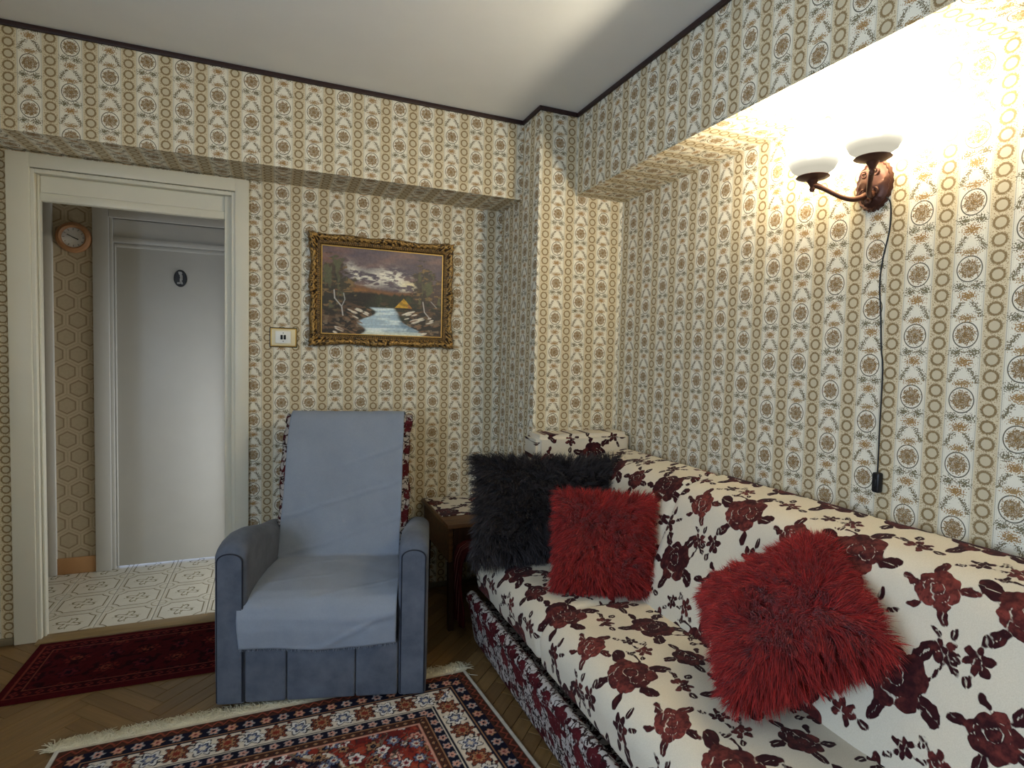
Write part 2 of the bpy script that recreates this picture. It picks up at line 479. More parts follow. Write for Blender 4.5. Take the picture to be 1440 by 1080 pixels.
DX0, DX1, DZ = -2.715, -1.905, 2.115      # rough opening of the doorway
w = Wall(); w.wbox(XL-.12, DX0, 0, .045, 0, H); w.wbox(DX1, .12, 0, .045, 0, H); w.wbox(DX0, DX1, 0, .045, DZ, H)
w.build('wall_back', M['wallpaper'], 'cream striped medallion wallpapered wall around the doorway')
w = Wall(v0=2.543); w.wbox(XL, -WC, -DB, 0, ZB, H)
w.build('wall_beam_back', M['wallpaper'], 'wallpapered ceiling beam running over the doorway and painting')
w = Wall(ux=u_col, v0=2.081); w.wbox(-WC, 0, -DC, 0, 0, H)
w.build('wall_column', M['wallpaper'], 'wallpapered corner column behind the sofa end')
w = Wall(v0=1.435); w.wbox(0, .12, YN-.12, 0, 0, H)
w.build('wall_right', M['wallpaper'], 'cream striped medallion wallpapered wall behind the sofa')
w = Wall(v0=1.435, soff='y'); w.wbox(-WB, 0, YN, -DC, ZR, H)
w.build('wall_beam_right', M['wallpaper'], 'wallpapered ceiling beam above the wall lamp')
WY0, WY1, WZ0, WZ1 = -4.25, -2.65, .80, 2.15
w = Wall(); w.wbox(XL-.12, XL, YN-.12, WY0, 0, H); w.wbox(XL-.12, XL, WY1, 0, 0, H); w.wbox(XL-.12, XL, WY0, WY1, 0, WZ0); w.wbox(XL-.12, XL, WY0, WY1, WZ1, H)
w.build('wall_left', M['wallpaper'], 'wallpapered wall with the window')
w = Wall(); w.wbox(XL, 0, YN-.12, YN, 0, H)
w.build('wall_front', M['wallpaper'], 'wallpapered wall facing the doorway wall')
b = MB(); b.box(XL-.12, .12, YN-.12, .12, H, H+.1)
tag(b.build('ceiling', M['ceiling']), 'plain grey-white plaster ceiling', 'ceiling', kind='structure')
# window behind the camera
wn = tag(empty('window_1', (XL, -3.45, WZ0)), 'white framed window letting in daylight', 'window', kind='structure')
bevelled('window_frame', M['paint'], [(XL-.08, XL-.01, WY0, WY0+.06, WZ0, WZ1), (XL-.08, XL-.01, WY1-.06, WY1, WZ0, WZ1), (XL-.08, XL-.01, WY0, WY1, WZ0, WZ0+.06),
          (XL-.08, XL-.01, WY0, WY1, WZ1-.06, WZ1), (XL-.08, XL-.01, -3.48, -3.42, WZ0, WZ1)], .004, 1, wn)
bevelled('window_sill', M['paint'], [(XL, XL+.12, WY0-.03, WY1+.03, WZ0-.035, WZ0-.002)], .006, 2, wn)

# dark cornice strips under the ceiling
TT, TD = .022, .012
for k, (x0, x1, y0, y1) in enumerate([(XL, -WC-TD, -DB-TD, -DB), (-WC-TD, -WC, -DC-TD, -DB), (-WC, -WB-TD, -DC-TD, -DC), (-WB-TD, -WB, YN, -DC)]):
    o = bevelled('trim_%d' % (k+1), M['cornice'], [(x0, x1, y0, y1, H-TT, H-.0005)], .003, 2)
    tag(o, ['dark brown cornice strip along the beam over the doorway', 'short dark cornice strip on the column side', 'short dark cornice strip on the column front', 'dark brown cornice strip along the beam above the wall lamp'][k], 'trim', kind='structure')
# skirting
for nm, x0, x1, lab in [('baseboard_left', XL, -2.80, 'low skirting strip left of the door casing'), ('baseboard_right', -1.84, -WC, 'low skirting strip between door casing and column')]:
    tag(bevelled(nm, M['skirting'], [(x0, x1, -.016, 0, .0, .032)], .004, 2), lab, 'baseboard', kind='structure')

# ------------------------------------------------------------------ parquet floor
fl = MB(); fl.box(XL-.12, .12, YN-.12, .02, -.10, -.010)
floor = tag(fl.build('floor', M['grout']), 'oak herringbone parquet floor', 'floor', kind='structure')
floor.data.materials.clear(); floor.data.materials.append(M['parquet'])
PL, PW = .36, .06
pm = bpy.data.meshes.new('plank'); bm = bmesh.new(); bmesh.ops.create_cube(bm, size=1)
for v in bm.verts: v.co = Vector((v.co.x*(PL-.0018), v.co.y*(PW-.0018), v.co.z*.010-.005))
bmesh.ops.bevel(bm, geom=[e for e in bm.edges if e.verts[0].co.z > -.001 and e.verts[1].co.z > -.001], offset=.0009, segments=1, affect='EDGES')
bm.to_mesh(pm); bm.free(); pm.materials.append(M['plank'])
far = MB(); c45 = math.sqrt(.5); near = 0
def clip(poly):
    for ax, lim, sg in [(0, XL, 1), (0, -.001, -1), (1, YN, 1), (1, -.001, -1)]:
        out = []
        for p, q in zip(poly, poly[1:]+poly[:1]):
            ip, iq = (p[ax]-lim)*sg >= 0, (q[ax]-lim)*sg >= 0
            if ip: out.append(p)
            if ip != iq:
                t = (lim-p[ax])/(q[ax]-p[ax]); out.append((p[0]+(q[0]-p[0])*t, p[1]+(q[1]-p[1])*t))
        poly = out
        if len(poly) < 3: return []
    return poly
for i in range(-70, 71):
    for j in range(-14, 15):
        # herringbone in its own axes: pairs of planks stepping along the diagonal
        bx, by = i*PW + j*PL, i*PW - j*PL
        for rot, (cx, cy) in enumerate([(bx+PL/2, by+PW/2), (bx+PL+PW/2, by-PL/2+PW)]):
            X = (cx-cy)*c45-1.6; Y = (cx+cy)*c45-1.4
            ang = math.radians(45 if rot == 0 else 135); ca, sa = math.cos(ang), math.sin(ang)
            h = [(PL/2-.0009, PW/2-.0009), (-PL/2+.0009, PW/2-.0009), (-PL/2+.0009, -PW/2+.0009), (PL/2-.0009, -PW/2+.0009)]
            top = [(X+p*ca-q*sa, Y+p*sa+q*ca) for p, q in h]
            cl = clip(top)
            if not cl: continue
            whole = all(XL < p < -.001 and YN < q < -.001 for p, q in top)
            vis = X > -3.05 and Y > -1.80 and not (-2.2 < X < -1.15 and Y < -1.15) and X < -.66
            n = len(cl)
            faces = [tuple(range(n))]+[(k, n+k, n+(k+1) % n, (k+1) % n) for k in range(n)]
            if vis and near < 298:
                near += 1
                if whole: me = pm; loc = (X, Y, 0); rz = ang
                else:
                    b = MB(); b.add([((p-X)*ca+(q-Y)*sa, -(p-X)*sa+(q-Y)*ca, z) for z in (0, -.0098) for p, q in cl], faces)
                    me = b.mesh('plank'); me.materials.append(M['plank']); loc = (X, Y, 0); rz = ang
                o = bpy.data.objects.new('plank', me); COL.objects.link(o); o.parent = floor; o.location = loc; o.rotation_euler = (0, 0, rz)
            else:
                far.add([(p, q, z) for z in (0, -.0098) for p, q in cl], faces)
tag(far.build('far_planks', M['parquet'], floor), kind='stuff')

# ------------------------------------------------------------------ hall behind the doorway
HY, HX0, HX1 = .885, -3.5, -1.2           # far hall wall
b = MB(); b.box(HX0, HX1, .02, 1.10, -.10, -.008)
hf = tag(b.build('floor_hall', M['grout']), 'pale patterned tile floor of the hall', 'floor', kind='structure')
TS = .24; tm = bpy.data.meshes.new('tile'); bm = bmesh.new(); bmesh.ops.create_cube(bm, size=1)
for v in bm.verts: v.co = Vector((v.co.x*(TS-.004), v.co.y*(TS-.004), v.co.z*.008-.004))
bmesh.ops.bevel(bm, geom=[e for e in bm.edges if e.verts[0].co.z > -.001 and e.verts[1].co.z > -.001], offset=.001, segments=1, affect='EDGES')
bm.to_mesh(tm); bm.free(); tm.materials.append(M['tile'])
for i in range(-4, 6):
    for j in range(4):
        x, y = -2.645+i*TS, .15+j*TS
        if HX0+.1 < x < HX1-.1:
            o = bpy.data.objects.new('tile', tm); COL.objects.link(o); o.parent = hf; o.location = (x, y, 0)
def hallwall(name, boxes, label):
    w = MB(); me = None
    for bx in boxes: w.box(*bx)
    me = w.mesh(name); l = me.uv_layers.new(name='UVMap')
    for lp in me.loops:
        c = me.vertices[lp.vertex_index].co; l.data[lp.index].uv = (c.x+c.y, c.z)
    return tag(link(name, me, M['hexpaper']), label, 'wall', kind='structure')
FX0, FX1, FZ = -2.625, -1.98, 2.10        # far door opening
GX1 = -2.935                               # left far opening (right edge)
hallwall('wall_hall', [(GX1, FX0, HY, HY+.1, 0, 2.6), (FX1, HX1, HY, HY+.1, 0, 2.6), (FX0, FX1, HY, HY+.1, FZ, 2.6), (HX0, GX1, HY, HY+.1, FZ, 2.6)], 'hexagon patterned beige wallpapered hall wall')
hallwall('wall_hall_end', [(HX0-.1, HX0, .045, 1.1, 0, 2.6)], 'beige wallpapered end wall of the hall')
hallwall('wall_hall_side', [(HX1, HX1+.1, .045, 1.1, 0, 2.6)], 'beige wallpapered side wall of the hall')
b = MB(); b.box(HX0-.1, HX1+.1, .045, 1.1, 2.6, 2.7)
tag(b.build('ceiling_hall', M['plaster']), 'plain hall ceiling', 'ceiling', kind='structure')
tag(bevelled('baseboard_hall', M['plinth'], [(-2.895, -2.706, HY-.010, HY, 0, .098)], .003, 2), 'terracotta plinth tile under the hall clock', 'baseboard', kind='structure')
tag(bevelled('threshold', M['threshold'], [(DX0+.002, DX1-.002, -.055, .036, -.006, .010)], .004, 2), 'worn oak threshold strip between parquet and hall tiles', 'threshold', kind='structure')

# doorway (door_1): casing, jamb and transom board
d1 = tag(empty('door_1', (-2.32, 0, 0)), 'cream painted doorway with casing and transom board', 'door frame', kind='structure')
cas = [(-2.797, DX0+.002, -.022, 0, 0, 2.178), (DX1-.002, -1.844, -.022, 0, 0, 2.178), (DX0, DX1, -.022, 0, 2.118, 2.178)]
for bx in cas: bevelled('casing', M['paint'], [bx], .004, 2, d1)
for nm, bx in [('jamb', (DX0, DX0+.016, -.012, .05, 0, 2.115)), ('jamb', (DX1-.018, DX1, -.012, .05, 0, 2.115)), ('jamb_head', (DX0+.016, DX1-.018, -.012, .05, 2.097, 2.115))]:
    bevelled(nm, M['paint'], [bx], .002, 1, d1)
for bx in [(DX0+.016, DX0+.026, .012, .05, 0, 2.097), (DX1-.050, DX1-.018, .012, .05, 0, 2.097)]:
    bevelled('door_stop', M['paint'], [bx], .003, 2, d1)
bevelled('transom_board', M['paint'], [(DX0+.026, DX1-.05, .024, .040, 2.022, 2.097)], .002, 1, d1)
bevelled('transom_rail', M['paint'], [(DX0+.026, DX1-.05, .016, .050, 1.985, 2.021)], .003, 2, d1)

# far hall door (door_2)
d2 = tag(empty('door_2', (-2.3, HY, 0)), 'grey-white panel door closing off the small room across the hall', 'door', kind='structure')
for bx in [(-2.705, FX0, HY-.02, HY+.10, 0, 2.17), (FX1, FX1+.08, HY-.02, HY+.10, 0, 2.17), (FX0, FX1, HY-.02, HY+.10, FZ, 2.17)]:
    bevelled('casing', M['hallpaint'], [bx], .004, 2, d2)
for bx in [(FX0, FX0+.018, HY-.006, HY+.09, 0, FZ), (FX1-.018, FX1, HY-.006, HY+.09, 0, FZ)]:
    bevelled('door_stop', M['hallpaint'], [bx], .004, 2, d2)
bevelled('transom_board', M['hallpaint'], [(FX0+.018, FX1-.018, HY+.012, HY+.05, 1.990, FZ)], .002, 1, d2)
bevelled('transom_rail', M['hallpaint'], [(FX0+.018, FX1-.018, HY-.002, HY+.06, 1.960, 1.993)], .004, 2, d2)
lf = bevelled('leaf', M['hallpaint'], [(FX0+.018, FX1-.018, HY+.012, HY+.052, .012, 1.9585)], .003, 2, d2)
bevelled('stile_moulding', M['hallpaint'], [(FX0+.022, FX0+.030, HY+.007, HY+.014, .014, 1.950), (FX0+.030, FX1-.022, HY+.007, HY+.014, 1.935, 1.950)], .002, 1, lf)
# second hall door casing (door_3)
d3 = tag(empty('door_3', (-3.0, HY, 0)), 'grey-white door casing beside the hall clock', 'door frame', kind='structure')
bevelled('casing', M['hallpaint'], [(GX1, -2.895, HY-.02, HY+.10, 0, 2.17)], .004, 2, d3)
bevelled('casing', M['hallpaint'], [(HX0+.02, GX1, HY-.02, HY+.10, FZ, 2.17)], .004, 2, d3)
bevelled('door_stop', M['hallpaint'], [(GX1-.03, GX1, HY+.01, HY+.09, 0, FZ)], .004, 2, d3)
bevelled('leaf', M['hallpaint'], [(HX0+.02, GX1-.03, HY+.06, HY+.09, .012, FZ-.004)], .003, 2, d3)

# hall clock
ck = tag(empty('wall_clock', (-2.795, HY, 1.965)), 'round brown wooden wall clock with white dial in the hall', 'clock')
R90 = Matrix.Rotation(math.radians(90), 3, 'X')
def disc(prof, c, name, mat, parent, n=40, sm=30):
    b = MB(); b.lathe(prof, n, c, R90); return b.build(name, mat, parent, sm)
cc = (-2.795, HY-.001, 1.965)
disc([(.086, 0), (.087, .012), (.080, .026), (.066, .032), (.058, .026), (.056, .010), (0, .010)], cc, 'case', M['clockwood'], ck)
dial = disc([(.056, .011), (.056, .013), (0, .013)], cc, 'dial', M['clockface'], ck)
b = MB()
for k in range(12):
    a = math.radians(30*k); p = Vector((cc[0]+.047*math.sin(a), HY-.0145, cc[2]+.047*math.cos(a)))
    d = Vector((math.sin(a), 0, math.cos(a)))*.005
    b.tube([p-d, p+d], .0012, 5)
b.build('hour_marks', M['dark'], dial)
def hand(ang, l, w, name):
    a = math.radians(ang); d = Vector((math.sin(a), 0, math.cos(a))); q = Vector((cc[0], HY-.016, cc[2])); n = Vector((d.z, 0, -d.x))*w
    b = MB(); vs = [q-d*.008-n*.6, q-d*.008+n*.6, q+d*l+n, q+d*l-n]
    b.add([tuple(v) for v in vs]+[(v.x, v.y-.0015, v.z) for v in vs], [(0,1,2,3),(7,6,5,4),(0,4,5,1),(1,5,6,2),(2,6,7,3),(3,7,4,0)])
    b.build(name, M['dark'], ck)
hand(113, .026, .0028, 'hour_hand'); hand(-62, .034, .002, 'minute_hand')
# oval sign on the far door
sg = tag(empty('door_sign', (-2.262, HY+.012, 1.773)), 'black oval plaque with a small standing child figure on the hall door', 'sign')
def oval(rx, rz, y0, y1, n=36):
    b = MB(); vs = []
    for (f, y) in [(1, y0), (1, y1+.002), (.94, y1), (.86, y1), (.84, y1+.002)]:
        vs += [(-2.262+rx*f*math.cos(2*math.pi*k/n), y, 1.773+rz*f*math.sin(2*math.pi*k/n)) for k in range(n)]
    fs = [(i*n+k, i*n+(k+1) % n, (i+1)*n+(k+1) % n, (i+1)*n+k) for i in range(4) for k in range(n)]
    b.add(vs, fs+[tuple(4*n+k for k in range(n))]); return b
oval(.036, .052, HY+.012, HY+.003).build('plaque', M['dark'], sg, 30)
b = MB()
def blobs(pts):
    for x, z, r in pts:
        b.lathe([(0, -.0)]+[(r*math.sin(t), r*.35*(1-math.cos(t)*1.)) for t in (.6, 1.2, 1.57)][::-1]+[(0, r*.35)], 12, (-2.262+x, HY+.0045, 1.773+z), R90)
blobs([(.001, .030, .0105), (.005, .014, .008), (.006, .004, .0075), (.005, -.006, .0085), (.002, -.016, .006), (.007, -.024, .0055), (.009, -.031, .0055), (-.004, -.029, .006), (-.012, -.030, .006), (-.006, .036, .006)])
b.build('figure', M['figure'], sg, 60)

# ================================================================== PAINTING
px0, px1, pz0, pz1 = -1.5587, -.7962, 1.384, 1.958
pt = tag(empty('framed_painting', ((px0+px1)/2, 0, pz0)), 'oil landscape of stream and yellow-roofed hut in ornate gilt frame', 'painting')
FW = .056
def frame_mesh():
    W, Hh = px1-px0, pz1-pz0; cx, cz = (px0+px1)/2, (pz0+pz1)/2
    prof = [(0, 0), (0, .016), (.006, .026), (.014, .033), (.024, .030), (.032, .020), (.040, .017), (.046, .021), (.050, .019), (.0535, .012), (.056, .010), (.056, .0)]
    # resample
    pr = []
    for a, c in zip(prof[:-1], prof[1:]):
        for k in range(3): t = k/3; pr.append((a[0]+(c[0]-a[0])*t, a[1]+(c[1]-a[1])*t))
    pr.append(prof[-1]); pr = np.array(pr)
    corners = [(-W/2, -Hh/2), (W/2, -Hh/2), (W/2, Hh/2), (-W/2, Hh/2)]
    rows = []
    for k in range(4):
        a = np.array(corners[k]); c = np.array(corners[(k+1) % 4]); L = np.linalg.norm(c-a); d = (c-a)/L; n = np.array([-d[1], d[0]])
        m = int(L/.0032)
        for i in range(m):
            rows.append((a, d, n, L, i/m*L))
    P = np.zeros((len(rows), len(pr), 3)); Hh_ = np.zeros((len(rows), len(pr)))
    for r, (a, d, n, L, s) in enumerate(rows):
        ec = min(s, L-s); mid = abs(s-L/2)
        orn = math.exp(-(ec/.075)**2)*1.0 + math.exp(-(mid/.05)**2)*.75
        wave = .004*math.sin(s/L*math.pi*6)
        out = orn*.007*(1+.5*math.sin(s*230)) + wave
        for q, (x, h) in enumerate(pr):
            xx = x - out*(1-x/FW)*(1 if x < .03 else .0)
            # mitre
            sm_ = min(max(s, min(xx, ec+9)), L-xx) if xx > 0 else s
            sm_ = xx + (L-2*xx)*(s/L)
            nz = .0
            if .004 < x < .036:
                nz = (math.sin(s*190+x*420)*.5+math.sin(s*310-x*520)*.5)*.0022 + (float(vnoise(np.array(s*160+r*0.), np.array(x*160), 3))-.5)*(.006+.010*orn)
            elif .036 <= x <= .05: nz = math.sin(s*520)*.0012
            hh = h + nz + orn*.008*math.exp(-((x-.016)/.014)**2)
            p = a + d*sm_ + n*xx
            P[r, q] = (cx+p[0], -.004-max(hh, 0 if q in (0, len(pr)-1) else .002), cz+p[1])
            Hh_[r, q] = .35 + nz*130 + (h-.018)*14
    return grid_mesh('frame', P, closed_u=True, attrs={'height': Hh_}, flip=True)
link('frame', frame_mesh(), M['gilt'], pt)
ix0, ix1, iz0, iz1 = px0+FW-.002, px1-FW+.002, pz0+FW-.002, pz1-FW+.002
bevelled('liner', M['giltliner'], [(ix0, ix1, -.013, -.004, iz0, iz0+.007), (ix0, ix1, -.013, -.004, iz1-.007, iz1), (ix0, ix0+.007, -.013, -.004, iz0+.007, iz1-.007), (ix1-.007, ix1, -.013, -.004, iz0+.007, iz1-.007)], .001, 1, pt)

def painting_cols(x, y):
    """x 0..1 left to right, y 0..1 bottom to top"""
    n = fbm(x*6, y*9, 1); m = fbm(x*22+n*3, y*40, 2); st = fbm(x*30, y*7, 5, 3)
    c = np.zeros(x.shape+(3,)); S = lambda *q: lin(q)
    def mixin(mask, col):
        nonlocal c
        mask = np.clip(mask, 0, 1)[..., None]; c = c*(1-mask)+np.asarray(col)*mask
    mixin(np.ones_like(x), S(96, 84, 88))
    mixin(sstep(.35, .75, n)*.8, S(122, 98, 92)); mixin(sstep(.4, .0, x)*.5*sstep(.3, .8, m+.2), S(126, 84, 66))
    mixin(sstep(.45, .7, fbm(x*5, y*12, 8))*.6, S(74, 70, 82))
    # bright cloud band sweeping down to the right
    cl = np.exp(-((y-(.82-.34*x+.05*np.sin(x*14)))/.085)**2)*sstep(.14, .28, x)*sstep(.80, .66, x)
    mixin(cl*1.1*sstep(.38, .62, m), S(206, 202, 188))
    mixin(np.exp(-(((x-.56)/.12)**2+((y-.70)/.07)**2))*1.0*sstep(.40, .58, m), S(214, 210, 196))
    mixin(np.exp(-(((x-.73)/.09)**2+((y-.60)/.06)**2))*1.0*sstep(.36, .58, m), S(212, 202, 166))
    # hills
    hill = .60-.10*x+.02*np.sin(x*9)
    mixin(sstep(hill+.02, hill-.03, y), S(112, 78, 52)); mixin(sstep(hill, hill-.1, y)*sstep(.4, .7, m), S(148, 102, 54))
    tr = .47+.03*vnoise(x*46, y*0+2, 4)
    mixin(sstep(tr+.015, tr-.015, y), S(44, 46, 36)); mixin(sstep(tr, tr-.05, y)*sstep(.5, .8, st), S(58, 64, 44))
    mixin(sstep(.36, .32, y)*sstep(.28, .36, x)*sstep(.66, .5, x)*sstep(.45, .65, m), S(96, 112, 74))
    # dark left and right banks
    lb = .30+.20*vnoise(x*9, y*6, 6)
    mixin(sstep(lb+.03, lb-.03, x)*sstep(.52, .46, y), S(40, 36, 32)); mixin(sstep(.42, .3, y)*sstep(.42-.3*y, .36-.3*y, x-.0)*1., S(44, 38, 32))
    mixin(sstep(.66, .72, x-.1*y)*sstep(.36, .30, y), S(46, 42, 40)); mixin(sstep(.45, .3, y)*sstep(.50, .66, m)*.8, S(96, 74, 54)); mixin(sstep(.30, .1, y)*sstep(.56, .66, fbm(x*24, y*30, 44))*.8, S(120, 104, 84))
    # stream
    cxl = .40-.10*sstep(.33, 0, y)+.05*np.sin(y*30); cxr = .56+.24*sstep(.33, 0., y)+.03*np.sin(y*24+1)
    cxl = cxl-.0; wat = sstep(cxl-.02, cxl+.02, x)*sstep(cxr+.02, cxr-.02, x)*sstep(.335, .315, y)
    mixin(wat, S(150, 172, 184)); mixin(wat*sstep(.45, .7, fbm(x*5, y*50, 12)), S(206, 218, 216)); mixin(wat*sstep(.58, .72, x+.2*(m-.5))*sstep(.0, .1, y)*.8, S(70, 102, 128))
    mixin(wat*sstep(.08, .0, y)*.7, S(214, 214, 186))
    # snowy stones on the banks
    for k in range(46):
        r = np.random.default_rng(100+k); left = k % 2 == 0
        sy = r.uniform(.02, .30); sx = (.40-.45*(.33-sy)-r.uniform(.0, .16) if left else .60+.85*(.33-sy)*.8+r.uniform(0, .22))
        w_, h_ = r.uniform(.018, .04), r.uniform(.008, .014); sl = -.5 if left else .35
        d = ((x-sx)/w_)**2+((y-sy-sl*(x-sx))/h_)**2
        mixin(sstep(1.3, .5, d)*(.5+.5*m), S(214, 206, 188) if r.random() < .6 else S(120, 92, 68))
    # trees: left and right crowns
    for (tx, ty, rx, ry, col) in [(.10, .66, .11, .26, (66, 56, 42)), (.17, .56, .10, .16, (58, 54, 42)), (.06, .46, .10, .20, (50, 46, 38)), (.84, .62, .10, .26, (64, 60, 52)), (.92, .52, .12, .20, (70, 58, 54)), (.80, .46, .08, .12, (60, 52, 44))]:
        d = np.sqrt(((x-tx)/rx)**2+((y-ty)/ry)**2)+(fbm(x*26, y*34, 20)-.5)*1.5
        mixin(sstep(1., .7, d)*.92, S(*col)); mixin(sstep(1., .6, d)*sstep(.52, .66, m)*.8, S(128, 102, 66)); mixin(sstep(1.05, .6, d)*sstep(.55, .68, st), S(84, 84, 60))
    # bare pale trunks
    def stroke(pts, w_, col):
        for a, q in zip(pts[:-1], pts[1:]):
            ax, ay = a; bx, by = q; vx, vy = bx-ax, by-ay
            t = np.clip(((x-ax)*vx+(y-ay)*vy)/(vx*vx+vy*vy), 0, 1)
            d = np.hypot((x-ax-t*vx)*1.4, y-ay-t*vy); mixin(sstep(w_*1.6, w_*.5, d), S(*col))
    stroke([(.17, .22), (.16, .32), (.105, .41), (.10, .50)], .006, (172, 170, 164)); stroke([(.16, .32), (.185, .40), (.175, .47)], .005, (150, 150, 146))
    stroke([(.895, .22), (.845, .30), (.83, .42)], .006, (170, 164, 158)); stroke([(.95, .36), (.90, .43)], .004, (150, 146, 140))
    # yellow hut
    roof = (y > .335)*(y < .335+.115*(1-np.abs(x-.665)/.075))
    mixin(roof*1., S(190, 148, 44)); mixin(roof*sstep(.4, .6, m), S(146, 112, 34)); mixin(roof*(x > .70)*.6, S(150, 84, 52))
    mixin((np.abs(x-.665) < .06)*(y > .318)*(y <= .337), S(40, 30, 24))
    return np.clip(c*1.3*(.80+.4*fbm(x*90, y*60, 30, 2))[..., None]+.006, 0, .9)
nx, nz_ = 330, 232
gx, gz = np.meshgrid(np.linspace(0, 1, nx), np.linspace(0, 1, nz_), indexing='ij')
Pc = np.stack([px0+FW+gx*(px1-px0-2*FW), np.full_like(gx, -.0085)-.0006*fbm(gx*60, gz*60, 40, 2), pz0+FW+gz*(pz1-pz0-2*FW)], -1)
link('canvas', grid_mesh('canvas', Pc, cols=painting_cols(gx, gz)), M['oil'], pt)

# light switch
sw = tag(empty('light_switch', (-1.683, 0, 1.363)), 'cream double light switch with gold and black border beside the painting', 'light switch')
bevelled('border', M['dark'], [(-1.749, -1.617, -.006, 0, 1.363, 1.464)], .003, 2, sw)
bevelled('gold_rim', M['brass'], [(-1.745, -1.621, -.008, -.005, 1.367, 1.460)], .002, 2, sw)
bevelled('plate', M['cream'], [(-1.739, -1.627, -.010, -.006, 1.372, 1.455)], .002, 2, sw)
bevelled('rocker_plate', M['white'], [(-1.722, -1.648, -.016, -.009, 1.383, 1.446)], .004, 3, sw)
for dx in (-.0075, .0075): bevelled('key', M['dark'], [(-1.685+dx-.0055, -1.685+dx+.0055, -.020, -.015, 1.403, 1.426)], .0015, 2, sw)
for z in (1.394, 1.436):
    b = MB(); b.lathe([(.0025, 0), (.0025, .0015), (0, .002)], 10, (-1.685, -.0155, z), R90); b.build('screw', M['dark'], sw)

# ================================================================== WALL LAMP
PY, PZ = -1.922, 1.905
la = tag(empty('wall_lamp', (0, PY, PZ)), 'bronze two-arm wall lamp with frosted glass shades', 'wall lamp')
RX = Matrix.Rotation(math.radians(-90), 3, 'Y')    # z axis -> -x
b = MB(); n = 48; prof = [(1, 0), (1.0, .006), (.94, .012), (.86, .009), (.80, .012), (.72, .018), (.60, .020), (.45, .026), (.25, .032), (.1, .036)]
vs = []
for f, h in prof:
    for k in range(n):
        t = 2*math.pi*k/n; rip = 1+(.03*math.cos(t*24) if f > .85 else .0)
        hh = h + (.004*max(0, math.cos(t*6+f*9)) if .3 < f < .75 else 0)
        vs.append((-hh, PY+.058*f*rip*math.cos(t), PZ+.080*f*rip*math.sin(t)))
b.add(vs, [(i*n+k, i*n+(k+1) % n, (i+1)*n+(k+1) % n, (i+1)*n+k) for i in range(len(prof)-1) for k in range(n)]+[tuple((len(prof)-1)*n+k for k in range(n))])
plate = b.build('back_plate', M['bronze'], la, 50)
b = MB()
for (dy, dz, r, turns, sgn) in [(-.018, .032, .014, 1.4, 1), (.018, .032, .014, 1.4, -1), (-.016, -.026, .016, 1.3, -1), (.016, -.026, .016, 1.3, 1), (0, .002, .013, 1.2, 1), (0, -.052, .010, 1.1, 1)]:
    b.tube([(-.026-.004*k/14, PY+dy+r*(1-.7*k/14)*math.cos(sgn*turns*2*math.pi*k/14), PZ+dz+r*(1-.7*k/14)*math.sin(turns*2*math.pi*k/14)) for k in range(15)], [.0045-.0018*k/14 for k in range(15)], 7)
b.build('scroll_relief', M['bronze'], plate, 60)
CUPS = [(-.155, PY+.097, 1.928), (-.155, PY-.100, 1.928)]
shade_me = None
for k, (cx, cy, cz) in enumerate(CUPS):
    s = 1 if k == 0 else -1
    b = MB(); pts = []
    for i in range(25):
        t = i/24
        p = Vector((-.025, PY+s*.012, PZ-.030))*(1-t)**3 + 3*Vector((-.085, PY+s*.03, PZ-.075))*(1-t)**2*t + 3*Vector((-.12, PY+s*.075, PZ+.005))*(1-t)*t*t + Vector((cx, cy, cz-.018))*t**3
        pts.append(p)
    b.tube(pts, [.0100-.003*math.sin(i/24*math.pi) for i in range(25)], 10)
    b.build('arm', M['bronze'], la, 60)
    cup = MB(); cup.lathe([(0, -.040), (.006, -.038), (.009, -.030), (.006, -.024), (.013, -.012), (.018, -.004), (.044, .004), (.049, .007), (.047, .009), (.020, .004), (.018, .022), (0, .022)], 28, (cx, cy, cz))
    cp = cup.build('cup', M['bronze'], la, 40)
    # ribbed tulip shade, open at the top
    b = MB(); n = 60; vs = []
    pr = [(.020, .010), (.040, .016), (.060, .030), (.069, .050), (.071, .075), (.068, .100), (.066, .120), (.071, .140), (.077, .150)]
    pr = pr + [(r-.003, h) for r, h in pr[::-1]]
    for r, h in pr:
        for q in range(n):
            t = 2*math.pi*q/n; rr = r*(1+.03*abs(math.sin(t*6))+.012*math.sin(h*260+t*12)); hh = h+(.006*math.cos(t*12) if h > .13 else 0)
            vs.append((cx+rr*math.cos(t), cy+rr*math.sin(t), cz+hh))
    b.add(vs, [(i*n+q, i*n+(q+1) % n, (i+1)*n+(q+1) % n, (i+1)*n+q) for i in range(len(pr)-1) for q in range(n)])
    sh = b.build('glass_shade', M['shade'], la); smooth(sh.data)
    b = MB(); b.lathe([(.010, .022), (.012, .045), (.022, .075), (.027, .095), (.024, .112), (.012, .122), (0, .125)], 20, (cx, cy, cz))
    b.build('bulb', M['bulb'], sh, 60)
    l = bpy.data.lights.new('bulb_light', 'POINT'); l.energy = BULB_POWER; l.color = (1, .89, .68); l.shadow_soft_size = .025
    lo = bpy.data.objects.new('bulb_light', l); COL.objects.link(lo); lo.location = (cx, cy, cz+.100)
